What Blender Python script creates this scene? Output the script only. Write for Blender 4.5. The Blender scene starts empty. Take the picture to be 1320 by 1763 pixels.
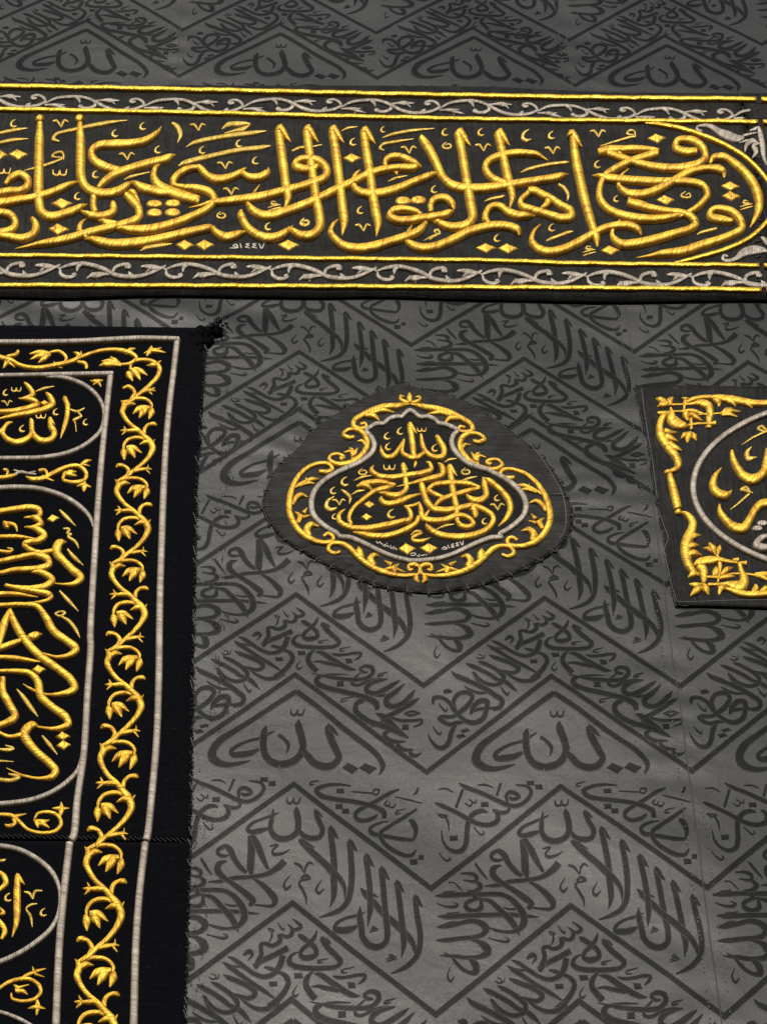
import bpy, math, random
import numpy as np

random.seed(7)
RNG = np.random.default_rng(11)
C = bpy.context.scene.collection
SC = bpy.context.scene

# ------------------------------------------------------------------ camera
PITCH, YAW, ROLL = math.radians(57.0), math.radians(2.77), math.radians(-1.33)
FPX = 4231 * math.tan(PITCH)                 # focal length in photo pixels (1320 x 1763)
FW = np.array([math.sin(YAW) * math.cos(PITCH), math.cos(YAW) * math.cos(PITCH), math.sin(PITCH)])
_r0 = np.array([math.cos(YAW), -math.sin(YAW), 0.0])
_u0 = np.cross(_r0, FW)
RT = math.cos(ROLL) * _r0 + math.sin(ROLL) * _u0
UP = -math.sin(ROLL) * _r0 + math.cos(ROLL) * _u0
CAM = np.array([0, 0, 7.9]) - 7.5 * FW
cd = bpy.data.cameras.new('camera')
cam = bpy.data.objects.new('camera', cd)
C.objects.link(cam)
from mathutils import Matrix
cam.matrix_world = Matrix([[RT[0], UP[0], -FW[0], CAM[0]], [RT[1], UP[1], -FW[1], CAM[1]],
                           [RT[2], UP[2], -FW[2], CAM[2]], [0, 0, 0, 1]])
cd.sensor_fit = 'VERTICAL'
cd.sensor_height = 24.0
cd.lens = 24.0 / 1763 * FPX
cd.clip_end = 500
SC.camera = cam

# ------------------------------------------------------------------ light
SUN_EL, SUN_AZ = math.radians(37), math.radians(-5)   # azimuth from the wall's normal, towards the left
w = bpy.data.worlds.new('World')
SC.world = w
w.use_nodes = True
nt = w.node_tree
sky = nt.nodes.new('ShaderNodeTexSky')
sky.sky_type = 'NISHITA'
sky.sun_disc = False
sky.sun_elevation = SUN_EL
sky.sun_rotation = math.pi + SUN_AZ * -1
bg = nt.nodes['Background']
bg.inputs[1].default_value = 0.06
nt.links.new(sky.outputs[0], bg.inputs[0])
sd = bpy.data.lights.new('sun', 'SUN')
sd.energy = 3.7
sd.angle = math.radians(4)
sd.color = (1.0, 0.95, 0.86)
sun = bpy.data.objects.new('sun', sd)
C.objects.link(sun)
from mathutils import Vector
sdir = Vector((math.sin(SUN_AZ) * math.cos(SUN_EL), -math.cos(SUN_AZ) * math.cos(SUN_EL), math.sin(SUN_EL)))
sun.rotation_euler = sdir.to_track_quat('Z', 'Y').to_euler()
sun.location = (0, -6, 14)
SC.view_settings.view_transform = 'Standard'
SC.view_settings.look = 'None'
SC.view_settings.exposure = 0.0
SC.view_settings.gamma = 1.0
SC.view_settings.use_curve_mapping = False

# ------------------------------------------------------------------ materials
def new_mat(name):
    m = bpy.data.materials.new(name)
    m.use_nodes = True
    return m, m.node_tree, m.node_tree.nodes['Principled BSDF']

def N(t, kind, **kw):
    n = t.nodes.new(kind)
    for k, v in kw.items():
        if k in n.inputs.keys() if isinstance(k, str) else False:
            n.inputs[k].default_value = v
        else:
            setattr(n, k, v)
    return n

def L(t, a, b):
    t.links.new(a, b)

def coords(t, scale=(1, 1, 1), kind='Object'):
    c = t.nodes.new('ShaderNodeTexCoord')
    m = t.nodes.new('ShaderNodeMapping')
    m.inputs['Scale'].default_value = scale
    L(t, c.outputs[kind], m.inputs['Vector'])
    return m.outputs[0]

def noise(t, vec, scale, detail=3, rough=0.5, dist=0.0):
    n = t.nodes.new('ShaderNodeTexNoise')
    n.inputs['Scale'].default_value = scale
    n.inputs['Detail'].default_value = detail
    n.inputs['Roughness'].default_value = rough
    n.inputs['Distortion'].default_value = dist
    if vec is not None:
        L(t, vec, n.inputs['Vector'])
    return n.outputs[0]

def ramp(t, fac, stops):
    r = t.nodes.new('ShaderNodeValToRGB')
    e = r.color_ramp.elements
    while len(e) < len(stops):
        e.new(0.5)
    for k, (p, c) in zip(e, stops):
        k.position = p
        k.color = c if len(c) == 4 else (*c, 1)
    L(t, fac, r.inputs[0])
    return r.outputs[0]

def math_(t, op, a, b=None, c=None):
    n = t.nodes.new('ShaderNodeMath')
    n.operation = op
    for i, v in enumerate((a, b, c)):
        if v is None:
            continue
        if isinstance(v, (int, float)):
            n.inputs[i].default_value = v
        else:
            L(t, v, n.inputs[i])
    return n.outputs[0]

def mixc(t, fac, a, b, mode='MIX'):
    n = t.nodes.new('ShaderNodeMix')
    n.data_type = 'RGBA'
    n.blend_type = mode
    if isinstance(fac, (int, float)):
        n.inputs[0].default_value = fac
    else:
        L(t, fac, n.inputs[0])
    for i, v in ((6, a), (7, b)):
        if isinstance(v, tuple):
            n.inputs[i].default_value = (*v, 1)
        else:
            L(t, v, n.inputs[i])
    return n.outputs[2]

def bump(t, h, strength, dist, normal=None):
    b = t.nodes.new('ShaderNodeBump')
    b.inputs['Strength'].default_value = strength
    b.inputs['Distance'].default_value = dist
    L(t, h, b.inputs['Height'])
    if normal is not None:
        L(t, normal, b.inputs['Normal'])
    return b.outputs[0]

def grey(*v):
    return tuple((a, a, a) for a in v)

def silk(name, col, spec, rough, weave, over=None):
    """jacquard silk: fine weave, slubs, lint and worn sheen; over = (colour, spec) of a woven figure whose edge floats fray into the ground"""
    m, t, p = new_mat(name)
    v = coords(t)
    big = noise(t, v, 2.6, 4, 0.6, 0.5)
    slub = noise(t, coords(t, (60, 1, 150)), 5, 3, 0.6)
    warp = noise(t, coords(t, (150, 1, 50)), 5, 3, 0.6)
    fine = noise(t, v, 300, 2, 0.7)
    a = math_(t, 'ADD', math_(t, 'MULTIPLY', slub, 0.30), math_(t, 'MULTIPLY', warp, 0.30))
    a = math_(t, 'ADD', a, math_(t, 'MULTIPLY', fine, 0.6))
    base, sp = tuple(col), spec
    if over:
        uv = t.nodes.new('ShaderNodeUVMap')
        sep = t.nodes.new('ShaderNodeSeparateXYZ')
        L(t, uv.outputs[0], sep.inputs[0])
        e = math_(t, 'ADD', math_(t, 'ABSOLUTE', sep.outputs[1]), math_(t, 'MULTIPLY', math_(t, 'SUBTRACT', noise(t, v, 650, 2), 0.5), 0.7))
        e = math_(t, 'ADD', e, math_(t, 'MULTIPLY', math_(t, 'SUBTRACT', noise(t, v, 5, 3), 0.5), 0.2))
        f = ramp(t, e, [(0.80, (1, 1, 1)), (1.12, (0.2, 0.2, 0.2))])
        base = mixc(t, f, tuple(col), tuple(over[0]))
        mr = t.nodes.new('ShaderNodeMapRange')
        L(t, f, mr.inputs[0])
        mr.inputs[3].default_value, mr.inputs[4].default_value = spec, over[1]
        sp = mr.outputs[0]
    tone = ramp(t, a, [(0.36, (0.78, 0.78, 0.78)), (0.60, (1, 1, 1)), (0.84, (1.25, 1.25, 1.25))])
    tone = mixc(t, 1.0, base, tone, 'MULTIPLY')
    speck = ramp(t, noise(t, v, 260, 1, 0.5), [(0.735, (0, 0, 0)), (0.76, (1, 1, 1))])
    tone = mixc(t, math_(t, 'MULTIPLY', speck, 0.22), tone, (0.16, 0.155, 0.145))
    L(t, tone, p.inputs['Base Color'])
    p.inputs['Roughness'].default_value = rough
    wear = ramp(t, big, [(0.30, (0.84, 0.84, 0.84)), (0.5, (1, 1, 1)), (0.72, (1.12, 1.12, 1.12))])
    L(t, math_(t, 'MULTIPLY', math_(t, 'MULTIPLY', wear, sp), ramp(t, a, [(0.42, (0.55, 0.55, 0.55)), (0.78, (1.5, 1.5, 1.5))])), p.inputs['Specular IOR Level'])
    b = bump(t, a, weave, 0.0012)
    b = bump(t, noise(t, coords(t, (7, 1, 9)), 1.6, 2, 0.5, 0.6), 0.04, 0.02, b)
    L(t, b, p.inputs['Normal'])
    return m

M = {}
GROUND, FIGURE = ((0.0165, 0.0170, 0.0158), 0.195), ((0.0036, 0.0038, 0.0034), 0.046)
M['silk'] = silk('black_silk_ground', *GROUND, 0.36, 0.16)
M['figure'] = silk('black_silk_figure', *GROUND, 0.38, 0.16, FIGURE)

def satin(name, col, rough, spec, vert=True):
    m, t, p = new_mat(name)
    v = coords(t)
    fold = noise(t, coords(t, (70, 1, 7) if vert else (8, 1, 70)), 1.6, 5, 0.62, 0.6)
    fold2 = noise(t, coords(t, (5, 1, 46)), 1.8, 4, 0.6, 0.8)
    cloud = noise(t, v, 22, 4, 0.65)
    tone = ramp(t, cloud, [(0.36, tuple(c * 0.45 for c in col)), (0.5, col), (0.66, tuple(c * 1.8 for c in col))])
    tone = mixc(t, 1.0, tone, ramp(t, fold, [(0.34, (0.5, 0.5, 0.5)), (0.52, (0.97, 0.97, 0.97)), (0.70, (1.3, 1.28, 1.25))]), 'MULTIPLY')
    L(t, tone, p.inputs['Base Color'])
    p.inputs['Roughness'].default_value = rough
    p.inputs['Specular IOR Level'].default_value = spec
    b = bump(t, fold, 0.6, 0.006)
    b = bump(t, fold2, 0.35, 0.006, b)
    b = bump(t, noise(t, v, 700, 2), 0.3, 0.0008, b)
    L(t, b, p.inputs['Normal'])
    return m

M['belt'] = satin('belt_satin', (0.0105, 0.0102, 0.0084), 0.62, 0.085)
M['lantern'] = satin('lantern_satin', (0.0150, 0.0138, 0.0118), 0.6, 0.12, False)
M['lantern_inner'] = satin('lantern_inner_satin', (0.0072, 0.0070, 0.0060), 0.6, 0.06, False)
M['panel'] = satin('panel_satin', (0.0098, 0.0093, 0.0082), 0.6, 0.09)

def velvet():
    m, t, p = new_mat('black_velvet')
    n = noise(t, coords(t, (60, 1, 9)), 2, 4, 0.6)
    n2 = noise(t, coords(t, (4, 1, 30)), 3, 4, 0.6)
    tone = ramp(t, math_(t, 'ADD', math_(t, 'MULTIPLY', n, 0.5), math_(t, 'MULTIPLY', n2, 0.5)), [(0.3, (0.0010, 0.0011, 0.0016)), (0.75, (0.003, 0.0034, 0.0048))])
    lint = ramp(t, noise(t, coords(t, (1, 1, 2.2)), 210, 1, 0.5), [(0.745, (0, 0, 0)), (0.78, (1, 1, 1))])
    tone = mixc(t, math_(t, 'MULTIPLY', lint, 0.4), tone, (0.10, 0.10, 0.105))
    L(t, tone, p.inputs['Base Color'])
    p.inputs['Roughness'].default_value = 0.9
    p.inputs['Specular IOR Level'].default_value = 0.03
    p.inputs['Sheen Weight'].default_value = 0.02
    p.inputs['Sheen Tint'].default_value = (0.5, 0.6, 0.9, 1)
    b = bump(t, n, 0.5, 0.004)
    b = bump(t, n2, 0.5, 0.006, b)
    L(t, b, p.inputs['Normal'])
    return m
M['velvet'] = velvet()

def thread(name, lo, mid, hi, edge, pitch, metal, rough, slant=0.3, depth=0.0016):
    """satin stitch laid across a padded stroke: uv = (metres along, -1..1 across)"""
    m, t, p = new_mat(name)
    uv = t.nodes.new('ShaderNodeUVMap')
    sep = t.nodes.new('ShaderNodeSeparateXYZ')
    L(t, uv.outputs[0], sep.inputs[0])
    u, vv = sep.outputs[0], sep.outputs[1]
    obj = coords(t)
    wob = noise(t, obj, 60, 3, 0.6)
    wob2 = noise(t, obj, 14, 2, 0.5)
    av = math_(t, 'ABSOLUTE', vv)
    ph = math_(t, 'MULTIPLY', u, 1.0 / pitch)
    ph = math_(t, 'ADD', ph, math_(t, 'MULTIPLY', vv, slant))
    ph = math_(t, 'ADD', ph, math_(t, 'MULTIPLY', wob, 0.9))
    ph = math_(t, 'ADD', ph, math_(t, 'MULTIPLY', wob2, 2.0))
    fr = math_(t, 'FRACT', ph)
    tri = math_(t, 'ABSOLUTE', math_(t, 'SUBTRACT', math_(t, 'MULTIPLY', fr, 2.0), 1.0))
    cell = t.nodes.new('ShaderNodeTexWhiteNoise')
    cell.noise_dimensions = '1D'
    L(t, math_(t, 'FLOOR', ph), cell.inputs['W'])
    ph2 = math_(t, 'ADD', math_(t, 'MULTIPLY', ph, 5.3), math_(t, 'MULTIPLY', wob, 1.2))
    fine = math_(t, 'ABSOLUTE', math_(t, 'SUBTRACT', math_(t, 'MULTIPLY', math_(t, 'FRACT', ph2), 2.0), 1.0))
    f = math_(t, 'ADD', math_(t, 'MULTIPLY', cell.outputs[0], 0.24), math_(t, 'MULTIPLY', wob2, 0.34))
    f = math_(t, 'ADD', f, math_(t, 'MULTIPLY', wob, 0.42))
    cell2 = t.nodes.new('ShaderNodeTexWhiteNoise')
    cell2.noise_dimensions = '1D'
    L(t, math_(t, 'FLOOR', ph2), cell2.inputs['W'])
    f = math_(t, 'ADD', f, math_(t, 'MULTIPLY', math_(t, 'SUBTRACT', cell2.outputs[0], 0.5), 0.34))
    col = ramp(t, f, [(0.28, lo), (0.50, mid), (0.76, hi)])
    groove = math_(t, 'MULTIPLY', math_(t, 'SMOOTH_MIN', tri, 0.20, 0.03), 5.2)
    col = mixc(t, math_(t, 'SUBTRACT', 1.0, math_(t, 'MINIMUM', groove, 1.0)), col, tuple(c * 0.95 for c in lo))
    ef = ramp(t, av, [(0.76, (0, 0, 0)), (0.93, (1, 1, 1))])
    col = mixc(t, math_(t, 'MULTIPLY', ef, 0.75), col, edge)
    L(t, col, p.inputs['Base Color'])
    p.inputs['Metallic'].default_value = metal
    r = math_(t, 'ADD', math_(t, 'MULTIPLY', wob, 0.25), rough - 0.12)
    L(t, r, p.inputs['Roughness'])
    hgt = math_(t, 'ADD', math_(t, 'MULTIPLY', groove, 0.8), math_(t, 'MULTIPLY', fine, 0.35))
    hgt = math_(t, 'ADD', hgt, math_(t, 'MULTIPLY', wob, 1.0))
    b = bump(t, hgt, 0.5, depth)
    L(t, b, p.inputs['Normal'])
    return m

M['gold'] = thread('gold_thread', (0.44, 0.205, 0.005), (0.72, 0.42, 0.014), (0.92, 0.63, 0.055), (0.66, 0.39, 0.10), 0.0095, 0.45, 0.48, 0.8, 0.0010)
M['gold_cord'] = thread('gold_cord_thread', (0.50, 0.28, 0.010), (0.74, 0.46, 0.022), (0.90, 0.63, 0.06), (0.30, 0.14, 0.012), 0.012, 0.62, 0.36, 0.6, 0.0012)
M['gold_pale'] = thread('pale_gold_thread', (0.60, 0.35, 0.035), (0.84, 0.56, 0.085), (0.95, 0.73, 0.18), (0.85, 0.61, 0.22), 0.006, 0.45, 0.40)
M['silver'] = thread('silver_thread', (0.27, 0.222, 0.17), (0.44, 0.378, 0.305), (0.62, 0.55, 0.465), (0.24, 0.18, 0.125), 0.006, 0.35, 0.48)

def plain(name, col, rough=0.7):
    m, t, p = new_mat(name)
    n = noise(t, coords(t), 180, 2)
    L(t, ramp(t, n, [(0.3, tuple(c * 0.7 for c in col)), (0.7, tuple(c * 1.2 for c in col))]), p.inputs['Base Color'])
    p.inputs['Roughness'].default_value = rough
    return m
M['white'] = plain('pale_thread', (0.62, 0.56, 0.48))
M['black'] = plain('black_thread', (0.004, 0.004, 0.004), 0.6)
M['fringe'] = plain('grey_loose_thread', (0.16, 0.16, 0.155), 0.7)

# ------------------------------------------------------------------ geometry helpers
def wall(p, h=None):
    """photo pixels -> (x, z) metres on the hanging cloth's plane, or on a layer h in front of the draped cloth"""
    p = np.asarray(p, float)
    d = FW * FPX + RT * (p[..., 0:1] - 660) + UP * (881.5 - p[..., 1:2])
    X = (CAM + d * (-CAM[1] / d[..., 1:2]))[..., [0, 2]]
    if h is not None:
        for _ in range(2):
            y = -(drape(X[..., 0:1], X[..., 1:2]) + h)
            X = (CAM + d * ((y - CAM[1]) / d[..., 1:2]))[..., [0, 2]]
    return X

_pc = wall(np.array([720.0, 862.0]))           # middle of the sewn-on lantern: the cloth is gathered round its edge
_pz = float(wall(np.array([150.0, 536.0]))[1]) # slack cloth above the curtain
def drape(x, z):
    """how far the hung cloth swells towards the viewer (metres)"""
    d = (0.0035 * np.sin(2.1 * x + 0.9 * z) + 0.0028 * np.sin(5.7 * x - 1.3 * z + 1.0)
         + 0.0018 * np.sin(3.1 * z + 4.0 * x + 2.0) + 0.0010 * np.sin(11 * x + 5 * z)
         + 0.0007 * np.sin(17 * x - 8 * z + 2.5 * np.sin(2.3 * z)) + 0.0006 * np.sin(9 * x + 16 * z + 1.7 * np.sin(3 * x)))
    ex, ez = (x - _pc[0]) / 0.30, (z - _pc[1]) / 0.33
    r, th = np.sqrt(ex * ex + ez * ez), np.arctan2(ez, ex)
    d = d + 0.00055 * np.exp(-((r - 1.06) / 0.17) ** 2) * np.sin(31 * th + 2 * np.sin(3 * th)) * (0.6 + 0.4 * np.sin(5 * th + 1))
    d = d + 0.0035 * np.exp(-((z - _pz) / 0.055) ** 2) * np.sin(16 * x + 9 * z) / (1 + np.exp((x + 0.22) / 0.035))
    for sx in (0.5365, 0.479, -0.472):
        d = d + 0.0006 * np.exp(-((x - sx) / 0.028) ** 2) * np.sin(52 * z + 3 * np.sin(7 * z))
    return d

def to3(xz, h):
    x, z = xz[..., 0], xz[..., 1]
    return np.stack([x, -(drape(x, z) + h), z], -1)

class MB:
    """collects quads / polygons for ONE mesh object"""
    def __init__(s):
        s.v, s.f, s.uv, s.mi, s.n = [], [], [], [], 0
    def add(s, v, faces, uv=None, mi=0):
        v = np.asarray(v, float).reshape(-1, 3)
        s.v.append(v)
        s.uv.append(np.zeros((len(v), 2)) if uv is None else np.asarray(uv, float).reshape(-1, 2))
        s.f += [tuple(i + s.n for i in f) for f in faces]
        s.mi += [mi] * len(faces)
        s.n += len(v)
    def grid(s, P, uv=None, mi=0):
        n, m = P.shape[:2]
        i = np.arange(n * m).reshape(n, m)
        q = np.stack([i[:-1, :-1], i[:-1, 1:], i[1:, 1:], i[1:, :-1]], -1).reshape(-1, 4)
        s.add(P, q.tolist(), uv, mi)
    def build(s, name, mats, parent=None, smooth=True):
        me = bpy.data.meshes.new(name)
        V = np.concatenate(s.v)
        me.from_pydata(V.tolist(), [], s.f)
        U = np.concatenate(s.uv)
        ul = me.uv_layers.new(name='UVMap')
        li = np.empty(len(me.loops), np.int32)
        me.loops.foreach_get('vertex_index', li)
        ul.data.foreach_set('uv', U[li].astype(np.float32).ravel())
        mats = mats if isinstance(mats, (list, tuple)) else [mats]
        for m in mats:
            me.materials.append(m)
        me.polygons.foreach_set('material_index', s.mi)
        if smooth:
            me.polygons.foreach_set('use_smooth', [True] * len(me.polygons))
        o = bpy.data.objects.new(name, me)
        C.objects.link(o)
        o.parent = parent
        return o

def thing(name, label, cat, group=None):
    o = bpy.data.objects.new(name, None)
    C.objects.link(o)
    o['label'], o['category'] = label, cat
    if group:
        o['group'] = group
    return o

WK = 1.0                                       # stroke weight
def parse(s, w0=20.0):
    """'x,y,w x,y ...; ...' -> list of (n,3) arrays"""
    out = []
    for part in s.split(';'):
        rows, w = [], w0
        for tok in part.split():
            q = [float(a) for a in tok.split(',')]
            if len(q) == 3:
                w = q[2]
            rows.append((q[0], q[1], w * WK))
        if len(rows) > 1:
            out.append(np.array(rows))
    return out

def spline(P, step):
    """centripetal Catmull-Rom through P (columns interpolated together)"""
    P = np.asarray(P, float)
    if len(P) == 2:
        P = np.stack([P[0], P.mean(0), P[1]])
    d = np.linalg.norm(np.diff(P[:, :2], axis=0), axis=1)
    keep = np.concatenate([[True], d > 1e-6])
    P = P[keep]
    A = np.concatenate([[2 * P[0] - P[1]], P, [2 * P[-1] - P[-2]]])
    out = []
    for i in range(1, len(A) - 2):
        p0, p1, p2, p3 = A[i - 1:i + 3]
        t0 = 0.0
        t1 = t0 + max(np.linalg.norm((p1 - p0)[:2]), 1e-6) ** 0.5
        t2 = t1 + max(np.linalg.norm((p2 - p1)[:2]), 1e-6) ** 0.5
        t3 = t2 + max(np.linalg.norm((p3 - p2)[:2]), 1e-6) ** 0.5
        n = max(2, int(np.linalg.norm((p2 - p1)[:2]) / step) + 1)
        t = np.linspace(t1, t2, n, endpoint=False)[:, None]
        a1 = (t1 - t) / (t1 - t0) * p0 + (t - t0) / (t1 - t0) * p1
        a2 = (t2 - t) / (t2 - t1) * p1 + (t - t1) / (t2 - t1) * p2
        a3 = (t3 - t) / (t3 - t2) * p2 + (t - t2) / (t3 - t2) * p3
        b1 = (t2 - t) / (t2 - t0) * a1 + (t - t0) / (t2 - t0) * a2
        b2 = (t3 - t) / (t3 - t1) * a2 + (t - t1) / (t3 - t1) * a3
        q = (t2 - t) / (t2 - t1) * b1 + (t - t1) / (t2 - t1) * b2
        q[:, 2] = np.clip(q[:, 2], min(p1[2], p2[2]), max(p1[2], p2[2]))
        out.append(q)
    out.append(P[-1:])
    return np.concatenate(out)

PROFILE = np.array([-1.0, -0.93, -0.75, -0.45, 0, 0.45, 0.75, 0.93, 1.0])

def edges(Q):
    t = np.gradient(Q[:, :2], axis=0)
    t /= np.maximum(np.linalg.norm(t, axis=1), 1e-9)[:, None]
    nrm = np.stack([-t[:, 1], t[:, 0]], 1)
    return nrm

def ribbon(mb, P, base=0.0, rise=0.42, hmax=0.010, step=3.0, tf=None, mi=0, curve=True, wob=0.0, prof=PROFILE):
    """padded stroke; P in photo pixels (x, y, width)"""
    Q = spline(P, step) if curve else P
    if wob:
        Q = Q.copy()
        k = np.arange(len(Q))
        Q[:, 2] *= 1 + wob * np.interp(k, k[::3] if len(k) > 3 else k, RNG.normal(size=len(k[::3] if len(k) > 3 else k)))
    nrm = edges(Q)
    half = Q[:, 2:3] / 2
    pts = Q[:, None, :2] + nrm[:, None, :] * half[:, None, :] * prof[None, :, None]
    X = wall(pts, base + 0.4 * min(hmax, rise * float(np.median(Q[:, 2])) / 800))
    if tf is not None:
        X = tf(X)
    wm = np.linalg.norm(X[:, -1] - X[:, 0], axis=1)
    # a stroke's padding depends on its true width, not the foreshortened one
    h = np.minimum(wm * rise, hmax)
    z = h[:, None] * np.power(np.clip(1 - np.abs(prof) ** 2.6, 0, 1), 0.5)[None, :]
    c = X[:, len(prof) // 2]
    u = np.concatenate([[0], np.cumsum(np.linalg.norm(np.diff(c, axis=0), axis=1))]) + RNG.random() * 3
    UV = np.stack([np.repeat(u[:, None], len(prof), 1), np.repeat(prof[None], len(u), 0)], -1)
    # closed ends
    X = np.concatenate([X[:1], X, X[-1:]])
    z = np.concatenate([z[:1] * 0, z, z[-1:] * 0])
    UV = np.concatenate([UV[:1], UV, UV[-1:]])
    mb.grid(to3(X, z + base), UV, mi)

def pad(mb, poly, base=0.0, h=0.005, tf=None, inset=0.5, ang=0.0, mi=0):
    """padded filled shape (diamond dots, ellipses); poly in photo pixels"""
    poly = np.asarray(poly, float)
    c = poly.mean(0)
    n = len(poly)
    rings, hs = [1.0, 0.93, 0.72, inset, 0.02], [0, 0.55, 0.9, 1.0, 1.03]
    P = np.stack([c + (poly - c) * r for r in rings])
    X = wall(P, base + 0.6 * h)
    if tf is not None:
        X = tf(X)
    X = np.concatenate([X, X[:, :1]], 1)
    H = np.repeat(np.array(hs)[:, None] * h, n + 1, 1)
    xy = X - X[0].mean(0)
    UV = np.stack([xy[..., 0] + RNG.random() * 3, np.repeat(np.array(rings)[:, None] * 0.95, n + 1, 1)], -1)
    mb.grid(to3(X, H + base), UV, mi)

def ell(x, y, a, b, n=20):
    t = np.linspace(0, 2 * np.pi, n, endpoint=False)
    return np.stack([x + a * np.cos(t), y - b * np.sin(t)], 1)

def dia(*p):
    """diamond with softly bowed sides"""
    p = np.array(p, float).reshape(-1, 2)
    c = p.mean(0)
    out = []
    for i in range(len(p)):
        a, b = p[i], p[(i + 1) % len(p)]
        for t in (0, 0.25, 0.5, 0.75):
            q = a + (b - a) * t
            out.append(q + (c - q) * 0.05 * math.sin(math.pi * t))
    return np.array(out)

class Crop:
    """a window on the photograph: x0, y0 and pixels per unit"""
    def __init__(s, x0, y0, k):
        s.o, s.k = np.array([x0, y0], float), k
    def __call__(s, P):
        P = np.array(P, float)
        P[..., :2] = P[..., :2] * s.k + s.o
        if P.shape[-1] > 2:
            P[..., 2] *= s.k
        return P

# little signs that recur between the letters: returned in crop units
def c_mark(x, y, s=1.0):
    return ';'.join(['%f,%f,%f %f,%f,%f %f,%f,%f %f,%f,%f %f,%f,%f' % (
        x + 20 * s, y - 28 * s, 4 * s, x - 5 * s, y - 8 * s, 14 * s, x - 9 * s, y + 12 * s, 18 * s,
        x + 6 * s, y + 25 * s, 17 * s, x + 30 * s, y + 15 * s, 5 * s)])
def v_mark(x, y, s=1.0):
    f = lambda *a: ' '.join('%f,%f,%f' % (x + p * s, y + q * s, r * s) for p, q, r in a)
    return f((-58, -38, 12), (-30, -38, 20), (-14, -22, 16), (0, 0, 6)) + ';' + f((0, 0, 6), (8, -26, 15), (22, -43, 17), (48, -36, 7))
def o_mark(x, y, s=1.0):
    f = lambda *a: ' '.join('%f,%f,%f' % (x + p * s, y + q * s, r * s) for p, q, r in a)
    return f((-2, -26, 5), (-28, 2, 14), (-14, 20, 15), (18, 18, 15), (28, 0, 14), (8, -10, 10), (-12, -2, 5))
def w_mark(x, y, s=1.0):
    f = lambda *a: ' '.join('%f,%f,%f' % (x + p * s, y + q * s, r * s) for p, q, r in a)
    return f((-42, -20, 7), (-38, 12, 14), (-14, 18, 15), (0, -16, 8)) + ';' + f((0, -14, 8), (4, 14, 14), (30, 16, 14), (42, -22, 7))
def h_mark(x, y, s=1.0):
    f = lambda *a: ' '.join('%f,%f,%f' % (x + p * s, y + q * s, r * s) for p, q, r in a)
    return (f((24, -30, 8), (-4, -32, 12), (-6, -16, 14), (36, -18, 8)) + ';' + f((-32, 8, 6), (10, -4, 11), (54, -14, 6))
            + ';' + f((-30, 28, 6), (12, 16, 11), (58, 2, 6)))
def alif_head(x, y, s=1.0):
    f = lambda *a: ' '.join('%f,%f,%f' % (x + p * s, y + q * s, r * s) for p, q, r in a)
    return f((0, -2, 3), (3, 14, 30), (6, 32, 58), (9, 52, 54)) + ';' + f((8, 26, 46), (28, 56, 46), (56, 92, 30), (84, 120, 3))

def join(*a):
    return ';'.join(a)

def lay(parent, crop, text, name, mat, base=0.0, rise=0.42, hmax=0.010, tf=None, step=3.0, wob=0.03):
    """every stroke of the text becomes a mesh of its own under parent"""
    obs = []
    for P in parse(text):
        mb = MB()
        ribbon(mb, crop(P), base + RNG.random() * 0.0006, rise, hmax, step, tf, wob=wob)
        obs.append(mb.build(name, M[mat], parent))
    return obs

def lay_one(parent, crop, text, name, mat, base=0.0, rise=0.42, hmax=0.010, tf=None, step=3.0, wob=0.03):
    mb = MB()
    for P in parse(text):
        ribbon(mb, crop(P), base + RNG.random() * 0.0006, rise, hmax, step, tf, wob=wob)
    return mb.build(name, M[mat], parent)

def dots(parent, crop, polys, name, mat, base=0.0, h=0.005):
    for p in polys:
        mb = MB()
        pad(mb, crop(p), base, h)
        mb.build(name, M[mat], parent)

# ------------------------------------------------------------------ the woven black cloth
J1, J2 = Crop(700, 1160, 260 / 1320), Crop(940, 1160, 260 / 1320)
J3, J4 = Crop(720, 1360, 260 / 1320), Crop(960, 1360, 260 / 1320)
J5, J6 = Crop(740, 1540, 240 / 1320), Crop(960, 1540, 240 / 1320)
PX = 0.4755                                   # width of one repeat of the weave
OFF = {-1: -0.92, 0: 0.0, 1: 0.931, 2: 1.832, 3: 2.74}

WEAVE = []       # (crop, strokes, dz): one repeat of the woven inscription
WEAVE.append((J1, join(
    # the long returning tail, left limb
    "945,793,8 860,815,30 760,830,46 670,812,66 612,765,80 608,705,78 660,620,68 760,545,52 900,450,46 1100,310,46 1287,183,46",
    "1198,825,66 1110,790,62 1055,710,60 1040,600,62 1042,530,58 1055,485,10",
    "1132,525,8 1080,555,26 1020,588,24 900,622,26 810,668,34 770,708,42 785,738,46 850,738,58 940,725,52 1010,690,26",
    "1165,560,30 1220,600,30 1262,655,34 1250,725,6",
    "455,945,10 500,975,34 640,1030,36 780,1095,38 880,1140,40 960,1150,36 1050,1100,36 1085,1040,34 1060,990,26 950,970,10",
    "882,1130,20 870,1060,34 900,1032,36 960,1050,34 985,1075,22 930,1092,30 890,1080,20",
    "890,1150,36 890,1190,30 825,1205,34 765,1178,16",
    "490,1000,24 430,1155,24", "820,955,24 785,1060,22",
    "275,995,8 340,990,16 410,1025,6", "620,965,8 690,965,16 755,990,6"), 0))
WEAVE.append((J3, join(
    "145,95,10 200,120,36 330,180,36 430,235,38 520,278,38 620,290,38 690,255,46 690,200,40 648,160,12",
    "605,185,10 560,170,34 490,190,42 442,245,46 425,340,46 420,430,48 390,500,44 330,520,36 260,490,26 215,430,22 202,335,10",
    "405,100,8 450,128,14 472,95,12 440,70,8", "472,95,10 500,100,14 505,68,8",
    "170,195,12 210,222,12 255,208,10 170,195,12", "235,215,14 260,270,20 268,340,8",
    "485,310,10 520,350,14 550,375,16 575,362,12 562,340,6", "180,530,8 220,580,14 255,600,18 282,585,14 260,565,6"), 0))
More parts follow.
